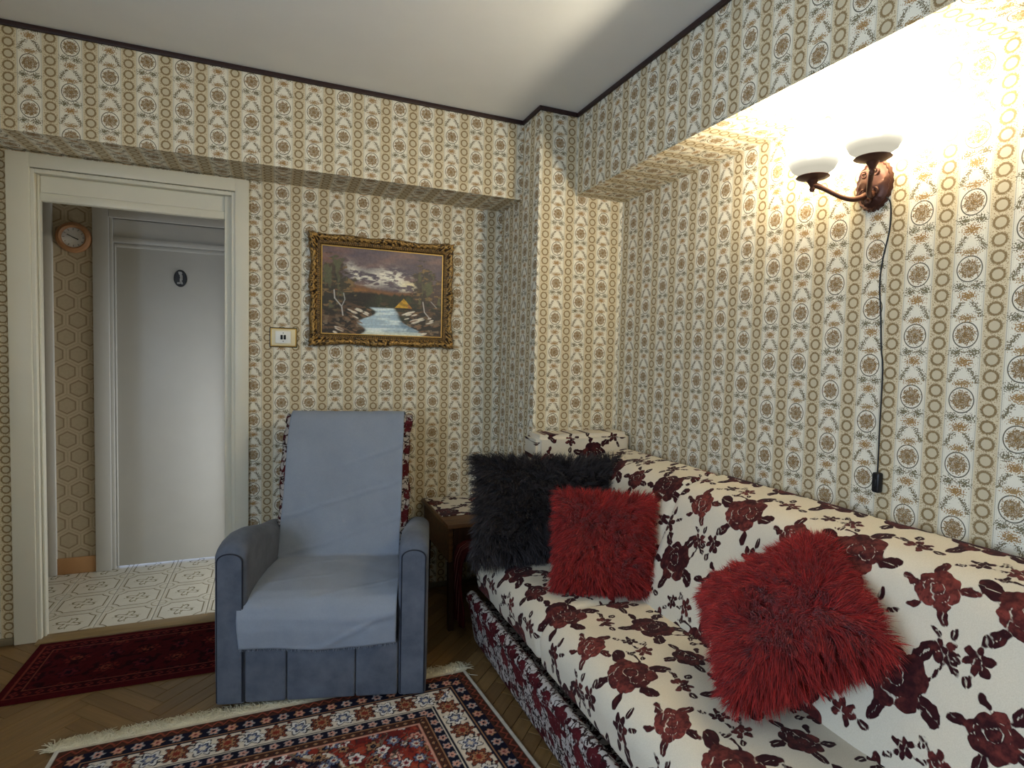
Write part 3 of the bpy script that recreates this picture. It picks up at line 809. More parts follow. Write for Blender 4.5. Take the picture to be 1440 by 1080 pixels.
# cord with inline switch
cp_ = [(-.008, -1.960, 1.862), (-.006, -1.977, 1.838), (-.006, -1.98, 1.764), (-.006, -1.963, 1.67), (-.006, -1.958, 1.595), (-.006, -1.966, 1.508), (-.006, -1.974, 1.399), (-.006, -1.982, 1.334), (-.006, -1.983, 1.159), (-.010, -1.987, 1.017)]
def catmull(p, n=8):
    p = [Vector(q) for q in p]; o = []
    for i in range(len(p)-1):
        a, b_, c, d = p[max(i-1, 0)], p[i], p[i+1], p[min(i+2, len(p)-1)]
        for k in range(n):
            t = k/n; o.append(.5*((2*b_)+(c-a)*t+(2*a-5*b_+4*c-d)*t*t+(3*b_-a-3*c+d)*t**3))
    return o+[p[-1]]
cr = tag(empty('lamp_cord', (-.01, -1.987, .958)), 'thin black lamp cord hanging down the wall with inline switch', 'cord')
b = MB(); b.tube(catmull(cp_), .0022, 7); b.build('cable', M['dark'], cr, 60)
isw = bevelled('inline_switch', M['dark'], [(-.024, -.002, -2.002, -1.978, .957, 1.019)], .006, 3, cr)
bevelled('switch_rocker', M['dark'], [(-.028, -.022, -1.996, -1.984, .975, 1.000)], .002, 2, isw)

# ================================================================== FLORAL FABRIC
TW, TH, FS = .60, .50, .80      # repeat and its scale
def make_motifs():
    out = []      # (cx, cy, rx, ry, rot, tone, gap)
    r = np.random.default_rng(11)
    def leaf(x, y, l, w_, a, tone): out.append((x, y, l, w_, a, tone, .0028))
    def vein(x, y, l, a): out.append((x, y, l*.55, .0022, a, -1, 0))
    def rose(x, y, R, rot, tone, leaves=True, stem=True):
        k = 7
        if stem:
            for q in range(9):
                t = q/8; a = rot-math.pi/2+.5*t
                out.append((x+math.cos(a)*R*(1.0+.75*t)*.9, y+math.sin(a)*R*(1.0+.75*t)*.9, .010, .0040, a+.5, tone-.35, 0))
        if leaves:
            for da, ll in [(-2.3, .46), (-.75, .48), (2.6, .42), (.5, .40), (1.5, .34)]:
                a = rot+da; lx, ly = x+math.cos(a)*R*1.30, y+math.sin(a)*R*1.30
                leaf(lx, ly, R*ll, R*ll*.55, a+r.uniform(-.5, .5), tone-.4)
                if ll > .35: vein(lx, ly, R*ll, a)
        for q in range(k):
            a = rot+2*math.pi*q/k+r.uniform(-.15, .15); rr = R*r.uniform(.60, .72)
            out.append((x+math.cos(a)*rr, y+math.sin(a)*rr, R*.40, R*.36, a+math.pi/2, tone+r.uniform(-.22, .22), .0018 if q % 3 == 1 else .0))
        for q in range(5):
            a = rot+.4+2*math.pi*q/5; rr = R*.36
            out.append((x+math.cos(a)*rr, y+math.sin(a)*rr, R*.36, R*.26, a+math.pi/2+.3, tone+r.uniform(-.15, .1), .0026 if q in (0, 2) else 0))
        out.append((x+R*.05, y+R*.05, R*.30, R*.24, rot, tone-.2, .0028))
        out.append((x+R*.08, y-R*.02, R*.16, R*.11, rot+.6, tone+.1, 0))
    def spray(x, y, R, rot, tone):
        for q in range(6):
            a = rot+2*math.pi*q/6+r.uniform(-.25, .25); rr = R*r.uniform(.42, .6)
            out.append((x+math.cos(a)*rr, y+math.sin(a)*rr, R*.36, R*.22, a, tone+r.uniform(-.1, .1), .0016 if q % 2 else 0))
        out.append((x, y, R*.24, R*.2, 0, tone-.1, .002))
        for da in (-1.9, -1.0, 2.2):
            a = rot+da; leaf(x+math.cos(a)*R*1.25, y+math.sin(a)*R*1.25, R*.40, R*.22, a+.2, tone-.35); vein(x+math.cos(a)*R*1.25, y+math.sin(a)*R*1.25, R*.4, a+.2)
    rose(.12, .13, .088, .3, .35); rose(.43, .37, .090, 2.1, .6); rose(.40, .10, .061, 1.0, .8, True, False); rose(.10, .38, .061, -1., .5, True, False)
    spray(.265, .255, .052, .8, .3); spray(.555, .24, .050, 2.4, .5); spray(.245, .035, .044, 1.7, .4); spray(.255, .455, .048, 4.0, .35); spray(.565, .475, .044, 5.0, .6); spray(.555, .06, .040, .2, .3)
    return out
MOT = make_motifs()
def floral(u, v, scale=1.):
    """signed distance (negative in a flower) and tone"""
    scale = scale*FS; u = np.mod(u/scale, TW); v = np.mod(v/scale, TH)
    s = np.full(u.shape, .05); tone = np.zeros(u.shape)
    jx = (vnoise(u*70, v*70, 50)-.5)*.011; jy = (vnoise(u*70, v*70, 60)-.5)*.011
    for (cx, cy, rx, ry, a, t, gap) in MOT:
        dx = np.mod(u+jx-cx+TW/2, TW)-TW/2; dy = np.mod(v+jy-cy+TH/2, TH)-TH/2
        near = (dx*dx+dy*dy) < (max(rx, ry)+.02)**2
        if not near.any(): continue
        ddx, ddy = dx[near], dy[near]; ca, sa = math.cos(a), math.sin(a)
        p = (ddx*ca+ddy*sa)/rx; q = (-ddx*sa+ddy*ca)/ry
        k = np.sqrt(p*p+q*q); d = (k-1)*min(rx, ry)
        sv = s[near]
        if t < -.5: s[near] = np.maximum(sv, -d); continue     # vein: cut out
        if gap: sv = np.maximum(sv, np.minimum(gap-d, .01))
        tn = tone[near]; tn[d < .002] = t; tone[near] = tn
        s[near] = np.minimum(sv, d)
    return s*scale, tone

def resample(prof, step):
    P = np.array(prof, float); d = np.r_[0, np.cumsum(np.linalg.norm(np.diff(P, axis=0), axis=1))]
    n = max(2, int(d[-1]/step)); t = np.linspace(0, d[-1], n)
    return np.stack([np.interp(t, d, P[:, 0]), np.interp(t, d, P[:, 1])], -1), t
def roundpoly(pts, rad, seg=6):
    """closed polygon (x,z) with rounded corners, rad per corner"""
    out = []; n = len(pts)
    for i in range(n):
        p = Vector(pts[i]); a = Vector(pts[i-1])-p; c = Vector(pts[(i+1) % n])-p
        r = min(rad[i], a.length*.49, c.length*.49)
        if r < 1e-5: out.append(tuple(p)); continue
        s, e = p+a.normalized()*r, p+c.normalized()*r
        for k in range(seg+1):
            t = k/seg; out.append(tuple(s*(1-t)**2+p*2*t*(1-t)+e*t*t))
    return out
def sweep_y(name, prof, y0, y1, mat, parent, step=.0045, endr=.03, uvoff=(0, 0), scale=1., puff=0., wob=0.):
    """closed profile in x,z swept along y with rounded ends; floral attributes along it"""
    pr = list(prof)+[prof[0]]
    P, s = resample(pr, step); P = P[:-1]; s = s[:-1]
    cen = P.mean(0); nrm = np.roll(P, -1, 0)-np.roll(P, 1, 0); nrm = np.stack([nrm[:, 1], -nrm[:, 0]], -1); nrm /= np.linalg.norm(nrm, axis=1)[:, None]+1e-9
    if ((P-cen)*nrm).sum() < 0: nrm = -nrm
    ny = int((y1-y0)/step); ys = np.linspace(y0, y1, ny)
    te = np.concatenate([y0+endr*(1-np.cos(np.linspace(0, math.pi/2, 8))), ys[(ys > y0+endr) & (ys < y1-endr)], y1-endr*(1-np.cos(np.linspace(math.pi/2, 0, 8)))])
    ys = te; edge = np.minimum(ys-y0, y1-ys); t = np.clip(edge/endr, 0, 1)
    ins = endr*(1-np.sqrt(np.clip(1-(1-t)**2, 0, 1)))
    pf = puff*np.sin(np.clip((ys-y0)/(y1-y0), 0, 1)*math.pi)**.5
    X = P[:, None, 0]+nrm[:, None, 0]*(pf-ins)[None]; Z = P[:, None, 1]+nrm[:, None, 1]*(pf-ins)[None]
    Y = np.broadcast_to(ys[None], X.shape)
    U = np.broadcast_to(s[:, None], X.shape)+uvoff[0]; V = Y+uvoff[1]
    if wob:
        wv = (fbm(U*7, V*7, 70, 3)-.5)*wob; X = X+nrm[:, None, 0]*wv; Z = Z+nrm[:, None, 1]*wv
    sd, tn = floral(U, V, scale)
    me = grid_mesh(name, np.stack([X, Y, Z], -1), closed_u=True, uv=np.stack([U, V], -1), attrs={'sdf': sd, 'tone': tn}, cap=True)
    bm = bmesh.new(); bm.from_mesh(me); bmesh.ops.recalc_face_normals(bm, faces=bm.faces[:]); bm.to_mesh(me); bm.free()
    return link(name, me, mat, parent)

SY0, SYM, SY1 = -3.00, -1.385, -.685
sofa = tag(empty('sofa', (-.45, -1.85, 0)), 'cream sofa with dark red velvet flowers along the wallpapered wall', 'sofa')
seat_p = roundpoly([(-.36, .262), (-.855, .262), (-.872, .38), (-.80, .447), (-.60, .452), (-.36, .440)], [.01, .02, .05, .05, .05, .01])
sweep_y('seat_cushion', seat_p, SY0, SYM-.002, M['floral'], sofa, endr=.035, uvoff=(.10, .12), wob=.008)
seat_f = [(x+(.006 if x < -.8 else 0), z-(.004 if z > .35 else 0)) for x, z in seat_p]
sweep_y('seat_cushion', seat_f, SYM+.002, SY1, M['floral'], sofa, endr=.035, uvoff=(.34, .30), wob=.008)
back_p = roundpoly([(-.016, .30), (-.46, .30), (-.455, .46), (-.275, .872), (-.06, .905), (-.016, .84)], [.01, .03, .08, .07, .05, .04])
sweep_y('back_cushion', back_p, SY0, SYM-.002, M['floral'], sofa, endr=.04, uvoff=(.28, .02), wob=.006)
back_f = [(x+(.018 if x < -.15 else 0), z-.006) for x, z in back_p]
sweep_y('back_cushion', back_f, SYM+.002, SY1, M['floral'], sofa, endr=.04, uvoff=(.05, .20), wob=.006)
base_p = roundpoly([(-.05, .012), (-.858, .012), (-.893, .200), (-.05, .200)], [.01, .02, .01, .01])
sweep_y('base', base_p, SY0, SY1-.01, M['fine'], sofa, step=.007, endr=.015, uvoff=(.0, .0), scale=.75)
roll_p = [(-.880+.026*math.cos(t), .232+.030*math.sin(t)) for t in np.linspace(0, 2*math.pi, 20, endpoint=False)]
sweep_y('front_roll', roll_p, SY0, SY1-.01, M['fine'], sofa, step=.006, endr=.02, uvoff=(.2, .1), scale=.5, wob=.006)
# upright padded end against the column
endp = roundpoly([(-.016, .30), (-.565, .30), (-.565, .968), (-.016, .960)], [.02, .03, .03, .03])
def end_block():
    # profile in x,z ; rounded slab, flowers on its front
    nxx, nzz = 124, 150; xs = np.linspace(-.548, -.016, nxx); zs = np.linspace(.262, .966, nzz)
    bm = bmesh.new(); r = bmesh.ops.create_cube(bm, size=1)
    for v in r['verts']: v.co = Vector((-.283+v.co.x*.534, -.594+v.co.y*.168, .614+v.co.z*.704))
    bmesh.ops.bevel(bm, geom=bm.edges[:], offset=.022, segments=3, affect='EDGES')
    bmesh.ops.bisect_plane(bm, geom=bm.verts[:]+bm.edges[:]+bm.faces[:], plane_co=(0, 0, .5), plane_no=(0, 0, 1))
    for k in range(1, nxx-1): bmesh.ops.bisect_plane(bm, geom=bm.verts[:]+bm.edges[:]+bm.faces[:], plane_co=(xs[k], 0, 0), plane_no=(1, 0, 0))
    for k in range(nzz-1, 60, -1): bmesh.ops.bisect_plane(bm, geom=bm.verts[:]+bm.edges[:]+bm.faces[:], plane_co=(0, 0, zs[k]), plane_no=(0, 0, 1))
    me = bpy.data.meshes.new('padded_end'); bm.to_mesh(me); bm.free()
    co = np.zeros(len(me.vertices)*3); me.vertices.foreach_get('co', co); co = co.reshape(-1, 3)
    sd, tn = floral(co[:, 0]+.33, co[:, 2]+(co[:, 1]+.678)+.05)
    for k, a in (('sdf', sd), ('tone', tn)):
        at = me.attributes.new(k, 'FLOAT', 'POINT'); at.data.foreach_set('value', a.astype(np.float32))
    smooth(me, 40); return me
link('padded_end', end_block(), M['floral'], sofa)
for x in (-.80, -.10):
    for y in (SY0+.1, SY1-.1):
        b = MB(); b.lathe([(.018, 0), (.022, .004), (.022, .014), (.020, .016)], 14, (x, y, -.0)); b.build('foot', M['darkwood'], sofa, 40)

# red striped blanket hanging over the sofa end beside the table
def blanket():
    path = [(-.80, .455), (-.868, .450), (-.905, .43), (-.922, .38), (-.925, .25), (-.915, .12), (-.912, .07)]
    P, s = resample(path, .012); ys = np.linspace(-.675, -.560, 14)
    X = np.zeros((len(P), len(ys))); Z = X.copy(); Y = X.copy()
    for j, y in enumerate(ys):
        wv = .006*np.sin(s*18+j*.7); X[:, j] = P[:, 0]+wv; Z[:, j] = P[:, 1]; Y[:, j] = y
    U, V = np.meshgrid(s, ys-ys[0], indexing='ij')
    me = grid_mesh('striped_blanket', np.stack([X, Y, Z], -1), uv=np.stack([V*1.+.02, U], -1)); return me
bl = link('striped_blanket', blanket(), M['stripe'])
md = bl.modifiers.new('thick', 'SOLIDIFY'); md.thickness = .012; md.offset = 1
tag(bl, 'dark red woven blanket with pale stripes hanging between side table and sofa', 'blanket')

# ================================================================== SIDE TABLE
tb = tag(empty('side_table', (-.73, -.275, 0)), 'dark wooden side table with deep apron in the corner beside the sofa', 'side table')
bevelled('table_top', M['tablewood'], [(-.955, -.580, -.555, -.015, .508, .530)], .004, 2, tb)
for bx in [(-.940, -.920, -.53, -.03, .335, .506), (-.615, -.595, -.53, -.03, .335, .506)]: bevelled('apron_side', M['tablewood'], [bx], .003, 1, tb)
bevelled('apron_front', M['darkwood'], [(-.920, -.615, -.545, -.525, .335, .506)], .003, 1, tb)
bevelled('apron_back', M['darkwood'], [(-.920, -.615, -.035, -.02, .335, .506)], .003, 1, tb)
for x, y in [(-.925, -.53), (-.61, -.53), (-.925, -.045), (-.61, -.045)]:
    b = MB(); k = .019; q = .013
    b.add([(x-q, y-q, 0), (x+q, y-q, 0), (x+q, y+q, 0), (x-q, y+q, 0), (x-k, y-k, .335), (x+k, y-k, .335), (x+k, y+k, .335), (x-k, y+k, .335)], [(0,3,2,1),(4,5,6,7),(0,1,5,4),(1,2,6,5),(2,3,7,6),(3,0,4,7)])
    b.build('leg', M['darkwood'], tb)
def runner_cloth():
    path = [(-.944, .5335), (-.90, .5335), (-.585, .5335)]
    P, s = resample(path, .005); ys = np.arange(-.41, -.03, .005)
    X = np.repeat(P[:, :1], len(ys), 1); Z = np.repeat(P[:, 1:], len(ys), 1); Y = np.repeat(ys[None], len(P), 0)
    Z = Z+.0015*vnoise(X*40, Y*40, 9); U, V = np.meshgrid(s, ys, indexing='ij')
    sd, tn = floral(U+.05, V+.45)
    return grid_mesh('table_runner', np.stack([X, Y, Z], -1), attrs={'sdf': sd, 'tone': tn})
tr_ = link('table_runner', runner_cloth(), M['floral'])
md = tr_.modifiers.new('thick', 'SOLIDIFY'); md.thickness = .003; md.offset = -1
tag(tr_, 'cream floral velvet cloth laid over the dark side table', 'tablecloth')

# ================================================================== ARMCHAIR (own axes: x across, y depth, z up)
CH = tag(empty('armchair', (-1.926, -.841, 0), math.radians(-14.47)), 'blue-grey suede recliner armchair with rounded arms', 'armchair')
CW = .777
def arm(x0, x1, name):
    zs = [(.0, .585), (.006, .603), (.016, .618), (.035, .631), (.07, .640), (.13, .643), (.22, .630), (.32, .606), (.42, .580), (.54, .556), (.64, .540), (.655, .532), (.66, .52)]
    w = x1-x0; cx = (x0+x1)/2; r = w/2; rows = []
    for i, (t, h) in enumerate(zs):
        ins = [.012, .004, 0, 0, 0, 0, 0, 0, 0, 0, 0, .004, .012][i]
        hw = r-ins; pts = [(cx-hw, .022), (cx-hw-.003, .12), (cx-hw-.004, .3)]
        a0 = h-hw*.80
        for k in range(13):
            a = math.pi*(1-k/12); pts.append((cx+(hw+.004)*math.cos(a), a0+hw*.80*math.sin(a)))
        pts += [(cx+hw+.004, .3), (cx+hw+.003, .12), (cx+hw, .022)]
        rows.append([(x, t, z) for x, z in pts])
    b = MB(); n = len(rows[0]); vs = [p for r_ in rows for p in r_]
    fs = [(i*n+j, i*n+(j+1) % n, (i+1)*n+(j+1) % n, (i+1)*n+j) for i in range(len(rows)-1) for j in range(n)]
    fs += [tuple(range(n)), tuple((len(rows)-1)*n+j for j in range(n))[::-1]]
    b.add(vs, fs); me = b.mesh(name)
    bm = bmesh.new(); bm.from_mesh(me); bmesh.ops.recalc_face_normals(bm, faces=bm.faces[:]); bm.to_mesh(me); bm.free()
    smooth(me, 50); o = link(name, me, M['suede'], CH, False)
    # front panel and its piping
    hw = r-.008; a0 = .588-hw*.55; out = [(cx-hw, .03)]+[(cx-hw, z) for z in (.15, .3, .42)]
    out += [(cx+hw*math.cos(math.pi*(1-k/14)), a0+hw*.62*math.sin(math.pi*(1-k/14))) for k in range(15)]+[(cx+hw, z) for z in (.42, .3, .15, .03)]
    b = MB(); n = len(out); hwi = .94
    b.add([(x, .004, z) for x, z in out]+[(cx+(x-cx)*hwi, -.006, z-.001 if z > .1 else z+.003) for x, z in out], [(j, j+1, n+j+1, n+j) for j in range(n-1)]+[tuple(n+j for j in range(n))])
    me = b.mesh('front_panel'); bm = bmesh.new(); bm.from_mesh(me); bmesh.ops.recalc_face_normals(bm, faces=bm.faces[:]); bm.to_mesh(me); bm.free(); smooth(me, 30)
    p = link('front_panel', me, M['suede'], o, False)
    b = MB(); b.tube([(x, -.002, z) for x, z in out], .0032, 6); b.build('piping', M['piping'], o, 60, False)
arm(0., .106, 'arm'); arm(CW-.106, CW, 'arm')
def softbox(name, x0, x1, y0, y1, z0, z1, w, mat, parent=CH, seg=4):
    return bevelled(name, mat, [(x0, x1, y0, y1, z0, z1)], w, seg, parent, False, 60)
softbox('body', .112, CW-.112, .03, .62, .03, .30, .01, M['suede'])
softbox('seat', .110, CW-.110, -.004, .52, .235, .402, .045, M['suede'])
for x0, x1 in [(.108, .256), (.258, .509), (.511, CW-.108)]:
    softbox('footrest_panel', x0, x1, -.008, .04, .026, .232, .009, M['suede'], CH, 3)
def backrest():
    bm = bmesh.new(); r = bmesh.ops.create_cube(bm, size=1)
    for v in r['verts']: v.co = Vector((v.co.x*.575, v.co.y*.15, v.co.z*.70))
    bmesh.ops.bevel(bm, geom=bm.edges[:], offset=.055, segments=5, affect='EDGES')
    me = bpy.data.meshes.new('backrest'); bm.to_mesh(me); bm.free()
    me.transform(Matrix.Translation((CW/2-.006, .632, .690)) @ Matrix.Rotation(math.radians(-17.5), 4, 'X'))
    smooth(me, 60); return me
link('backrest', backrest(), M['suede'], CH, False)
for x, y in [(.06, .05), (CW-.06, .05), (.06, .60), (CW-.06, .60)]:
    b = MB(); b.lathe([(.020, .011 if y < .1 else .0), (.024, .016), (.024, .026)], 16, (x, y, 0)); b.build('foot', M['dark'], CH, 40, False)

# floral cover over the chair back (under the throw)
def cover_path(s_off=0.):
    """front face of the tilted backrest, over its top and down behind, in (y, z)"""
    ca, sa = math.cos(math.radians(-17.5)), math.sin(math.radians(-17.5))
    def tf(y, z): return (.632+y*ca-z*sa, .690+y*sa+z*ca)
    g = .0765+s_off
    pts = [tf(-g, -.30), tf(-g, 0), tf(-g, .27)]+[tf(-g+.055*(1-math.cos(a)), .295+(.058+s_off)*math.sin(a)) for a in np.linspace(0.1, math.pi/2, 7)]
    pts += [tf(.02, .353+s_off)]+[tf(g-.055*(1-math.cos(a)), .295+(.058+s_off)*math.sin(a)) for a in np.linspace(math.pi/2, .1, 7)]+[tf(g, .2), tf(g, -.05)]
    return pts
def back_cover():
    P, s = resample(cover_path(.004), .007); xs = np.linspace(CW/2-.006-.298, CW/2-.006+.298, 86)
    e = np.abs(xs-(CW/2-.006)); wrap = np.clip((e-.25)/.048, 0, 1)**2*.035
    X = np.repeat(xs[None], len(P), 0); Y = np.repeat(P[:, :1], len(xs), 1); Z = np.repeat(P[:, 1:], len(xs), 1)
    front = (s < .60)[:, None]*1.
    Y = Y+wrap[None]*front-.0; X = X+(vnoise(Z*14, Z*0+3, 3)-.5)*.016*(wrap > 0)[None]
    U, V = np.meshgrid(s, xs, indexing='ij'); sd, tn = floral(U, V, .45)
    return grid_mesh('chair_back_cover', np.stack([X, Y, Z], -1), uv=np.stack([U, V], -1), attrs={'sdf': sd, 'tone': tn})
cvr = empty('chair_back_cover', CH.location, CH.rotation_euler.z); tag(cvr, 'dark floral cover showing at the edges of the armchair back', 'chair cover')
o = link('cover_cloth', back_cover(), M['fine'], cvr, False); md = o.modifiers.new('thick', 'SOLIDIFY'); md.thickness = .002; md.offset = 0
# grey-blue throw over back and seat
def throw():
    pb = [p for p in cover_path(.012)][::-1]                      # from behind, over the top, down the front
    k = next(i for i, p in enumerate(pb) if p[0] < .62); pb = pb[2:]
    seatp = [(.452, .420), (.440, .413), (.425, .413), (.36, .418), (.25, .420), (.15, .418), (.07, .412), (.03, .400), (.004, .378), (-.012, .345), (-.017, .30), (-.016, .265), (-.015, .232)]
    P, s = resample(pb+seatp, .0075); L = s[-1]
    crease = s[np.argmin(np.hypot(P[:, 0]-.440, P[:, 1]-.413))]
    nxs = 84; w = np.linspace(0, 1, nxs)
    nr = np.gradient(P, axis=0); nr = np.stack([nr[:, 1], -nr[:, 0]], -1); nr /= np.linalg.norm(nr, axis=1)[:, None]
    # outward from chair: towards -y / +z
    sg_ = np.where((nr[:, 1]*.6-nr[:, 0]) < 0, -1, 1); nr = nr*sg_[:, None]
    X = np.zeros((len(P), nxs)); Y = X.copy(); Z = X.copy()
    for i in range(len(P)):
        if s[i] < crease: t = s[i]/crease; x0, x1 = .118-.012*t, .652-.006*t
        else:
            t = (s[i]-crease)/(L-crease); x0 = .112-.026*min(1, t*1.6)+.008*math.sin(t*7); x1 = .646+.016*min(1, t*2)
        x = x0+(x1-x0)*w; x = x+.004*(vnoise(w*3, np.full_like(w, s[i]*9), 4)-.5)
        wr = (fbm(x*9, np.full_like(x, s[i]*7), 14, 3)-.5)*.014 + .004*np.exp(-(np.mod(s[i]*1.0+.35*x+.05*fbm(x*5, x*0+s[i]*3, 40, 2), .17)-.085)**2/.00008)*sstep(.4, .6, fbm(x*4, np.full_like(x, s[i]*4), 33, 2))
        # fold lines near the front hem and at the crease
        if s[i] > crease:
            t = (s[i]-crease)/(L-crease)
            wr = wr + .007*np.exp(-((t-.80+.22*(w-.5)**2-.05*w)/.03)**2)*sstep(.45, .8, w) + .006*np.exp(-((t-.72-.1*w)/.03)**2)*sstep(.5, .1, w)
            wr = wr*np.where(t > .75, 1.0, .8)
        wr = np.maximum(wr, -.004)+.006
        dz = 0
        if s[i] > crease and (s[i]-crease)/(L-crease) > .7:
            dz = -(.016*np.exp(-((w-.55)/.3)**2)-.010)*((s[i]-crease)/(L-crease)-.7)/.3
        X[i] = x; Y[i] = P[i, 0]+nr[i, 0]*wr; Z[i] = P[i, 1]+nr[i, 1]*wr+dz
    U, V = np.meshgrid(s, w*.55, indexing='ij')
    # hem fringe
    b = MB(); r = random.Random(5)
    for q in range(260):
        ww = r.random(); j = ww*(nxs-1); j0 = int(j); p = Vector((X[-1, j0], Y[-1, j0], Z[-1, j0])); p.x += (j-j0)*(X[-1, min(j0+1, nxs-1)]-X[-1, j0])
        d = Vector((r.uniform(-.004, .004), r.uniform(-.003, .001), -r.uniform(.004, .011)))
        b.tube([p+Vector((0, 0, .003)), p+d], .0006, 3, False)
    return grid_mesh('throw_cloth', np.stack([X, Y, Z], -1), uv=np.stack([U, V], -1)), b
tw = tag(empty('throw_blanket', CH.location, CH.rotation_euler.z), 'pale grey-blue throw draped over the back and seat of the armchair', 'throw')
me, fb = throw()
o = link('cloth', me, M['throw'], tw, False); md = o.modifiers.new('thick', 'SOLIDIFY'); md.thickness = .003; md.offset = 1
tag(fb.build('frayed_hem', M['throw'], tw, None, False), kind='stuff')

# ================================================================== RUGS
def rosette(c, du, dv, r, petals, cols):
    d = np.hypot(du, dv); th = np.arctan2(dv, du); k = d/(r*(1+.22*np.cos(th*petals)))
    for f, col in cols: c[k < f] = lin(col)
def rug_cols(u, v, W, L):
    """u across, v from the far end, metres"""
    dl, dr, dt, db_ = u, W-u, v, L-v
    d = np.minimum(np.minimum(dl, dr), np.minimum(dt, db_)); side = (np.minimum(dl, dr) < np.minimum(dt, db_))
    al = np.where(side, v, u)
    c = np.zeros(u.shape+(3,)); nz = fbm(u*60, v*60, 3, 2)
    NAVY, BROWN, CREAM, RED, PINK, TAN, BLUE = (26, 26, 40), (72, 44, 34), (198, 188, 172), (128, 48, 38), (190, 140, 122), (150, 112, 80), (96, 104, 130)
    c[:] = lin((190, 180, 160))
    def band(a, b_, col): c[(d >= a) & (d < b_)] = lin(col)
    band(.018, .052, BROWN); band(.052, .098, NAVY); band(.098, .104, TAN); band(.104, .110, NAVY); band(.110, .205, CREAM); band(.205, .211, NAVY); band(.211, .215, CREAM); band(.215, .252, NAVY); band(.252, .256, TAN); band(.256, .284, BROWN); band(.284, .290, PINK)
    def per(p, off=0.): return np.mod(al+off, p)-p/2, np.floor((al+off)/p)
    def inb(a, b_): return (d >= a) & (d < b_)
    def paint(msk, sub):
        c[msk] = sub[msk]
    # brown zigzag
    a, k = per(.036); z = np.abs(a)*1.1+.024; t = c.copy(); t[np.abs(d-z) < .004] = lin((132, 66, 50)); t[np.abs(d-z-.008) < .002] = lin((40, 26, 24)); paint(inb(.020, .050), t)
    # navy rosettes
    a, k = per(.056); t = c.copy(); rosette(t, a, d-.075, .017, 6, [(1, TAN), (.8, PINK), (.35, (120, 60, 50))]); m = np.mod(k, 2) == 0; t2 = c.copy(); rosette(t2, a, d-.075, .017, 6, [(1, (150, 150, 150)), (.7, PINK), (.35, NAVY)])
    t[m] = t2[m]; paint(inb(.053, .097), t)
    # cream main border: vines, rosettes, flowers
    a, k = per(.15); t = c.copy(); vy = .158+.026*np.sin(al/.15*2*math.pi)
    t[np.abs(d-vy) < .0035] = lin(NAVY); t[(np.abs(d-vy-.016*np.sign(np.sin(al/.075*2*math.pi))) < .006) & (np.mod(al, .0375) < .016)] = lin((90, 50, 42))
    rosette(t, a, d-.158, .040, 8, [(1, NAVY), (.9, (112, 62, 44)), (.62, NAVY), (.52, TAN), (.3, (120, 50, 40))])
    a2, k2 = per(.15, .075); t2r = np.hypot(a2, d-.158)
    rosette(t, a2, d-.158, .036, 6, [(1, NAVY), (.88, (206, 204, 200)), (.62, NAVY), (.5, BLUE), (.3, CREAM)])
    paint(inb(.112, .203), t)
    a, k = per(.046); t = c.copy(); rosette(t, a, d-.2335, .014, 5, [(1, (150, 140, 140)), (.75, PINK), (.3, NAVY)]); paint(inb(.216, .251), t)
    a, k = per(.030); t = c.copy(); z = np.abs(a)+np.abs(d-.27)*1.1; t[z < .012] = lin((40, 34, 40)); t[z < .007] = lin(TAN); paint(inb(.257, .283), t)
    # field
    f = d >= .290; fu, fv = u-W/2, v-L/2; t = c.copy(); t[:] = lin(RED)
    mott = fbm(u*26, v*26, 9, 3); t[mott > .58] = lin((98, 36, 34)); t[mott < .36] = lin((150, 66, 48))
    hu, hv = W/2-.29, L/2-.29; q = (np.abs(fu)/hu)**1.25+(np.abs(fv)/hv)**1.25 + .05*np.sin(np.arctan2(fv, fu)*24)
    cen = q < 1.06; t[cen] = lin(NAVY); t[np.abs(q-1.06) < .022] = lin(CREAM); t[np.abs(q-1.03) < .012] = lin(TAN); t[(np.abs(q-.93) < .03)] = lin((84, 40, 36))
    t[q < .42] = lin((112, 42, 36)); t[np.abs(q-.42) < .02] = lin(CREAM)
    g = .085
    for kind in range(3):
        off = kind*.0283; gu, gv = np.floor((u+off)/g), np.floor((v+off*1.7)/g)
        h1 = _tab[(gu.astype(int)*7+kind*13) % 256, (gv.astype(int)*11+kind*5) % 256]; h2 = _tab[(gu.astype(int)*5+3+kind) % 256, (gv.astype(int)*3+kind*7) % 256]
        du = u+off-(gu+.5+.5*(h1-.5))*g; dv = v+off*1.7-(gv+.5+.5*(h2-.5))*g
        R = .012+.015*h2; sets = [[(1, NAVY), (.85, (208, 204, 198)), (.45, (140, 60, 60)), (.22, NAVY)], [(1, (60, 50, 60)), (.85, PINK), (.5, (120, 44, 42)), (.25, CREAM)], [(1, NAVY), (.85, BLUE), (.5, CREAM), (.25, (120, 50, 46))], [(1, (60, 40, 34)), (.8, TAN), (.4, NAVY)]]
        idx = (h1*4).astype(int)
        for s_ in range(4):
            m = idx == s_; t3 = t.copy(); rosette(t3, du, dv, R, 5+s_ % 3, sets[s_]); t[m] = t3[m]
        vn = np.abs(np.sin((u*1.3+v*.7)*44+3*np.sin(v*30+kind))*.5+np.sin((v-u*.4)*39+kind)*.5); t[(vn < .035) & (np.abs(q-1.06) > .03)] = lin((110, 96, 84) if kind == 1 else (60, 44, 40))
    paint(f, t)
    sel = np.minimum(dl, dr) < .018; c[sel] = lin((196, 190, 176))
    return c*(.80+.4*nz)[..., None]
RW, RL = 1.425, 2.0
rug = tag(empty('oriental_rug', (-1.67, -1.9, 0)), 'large fringed oriental rug with cream and navy borders and red field', 'rug')
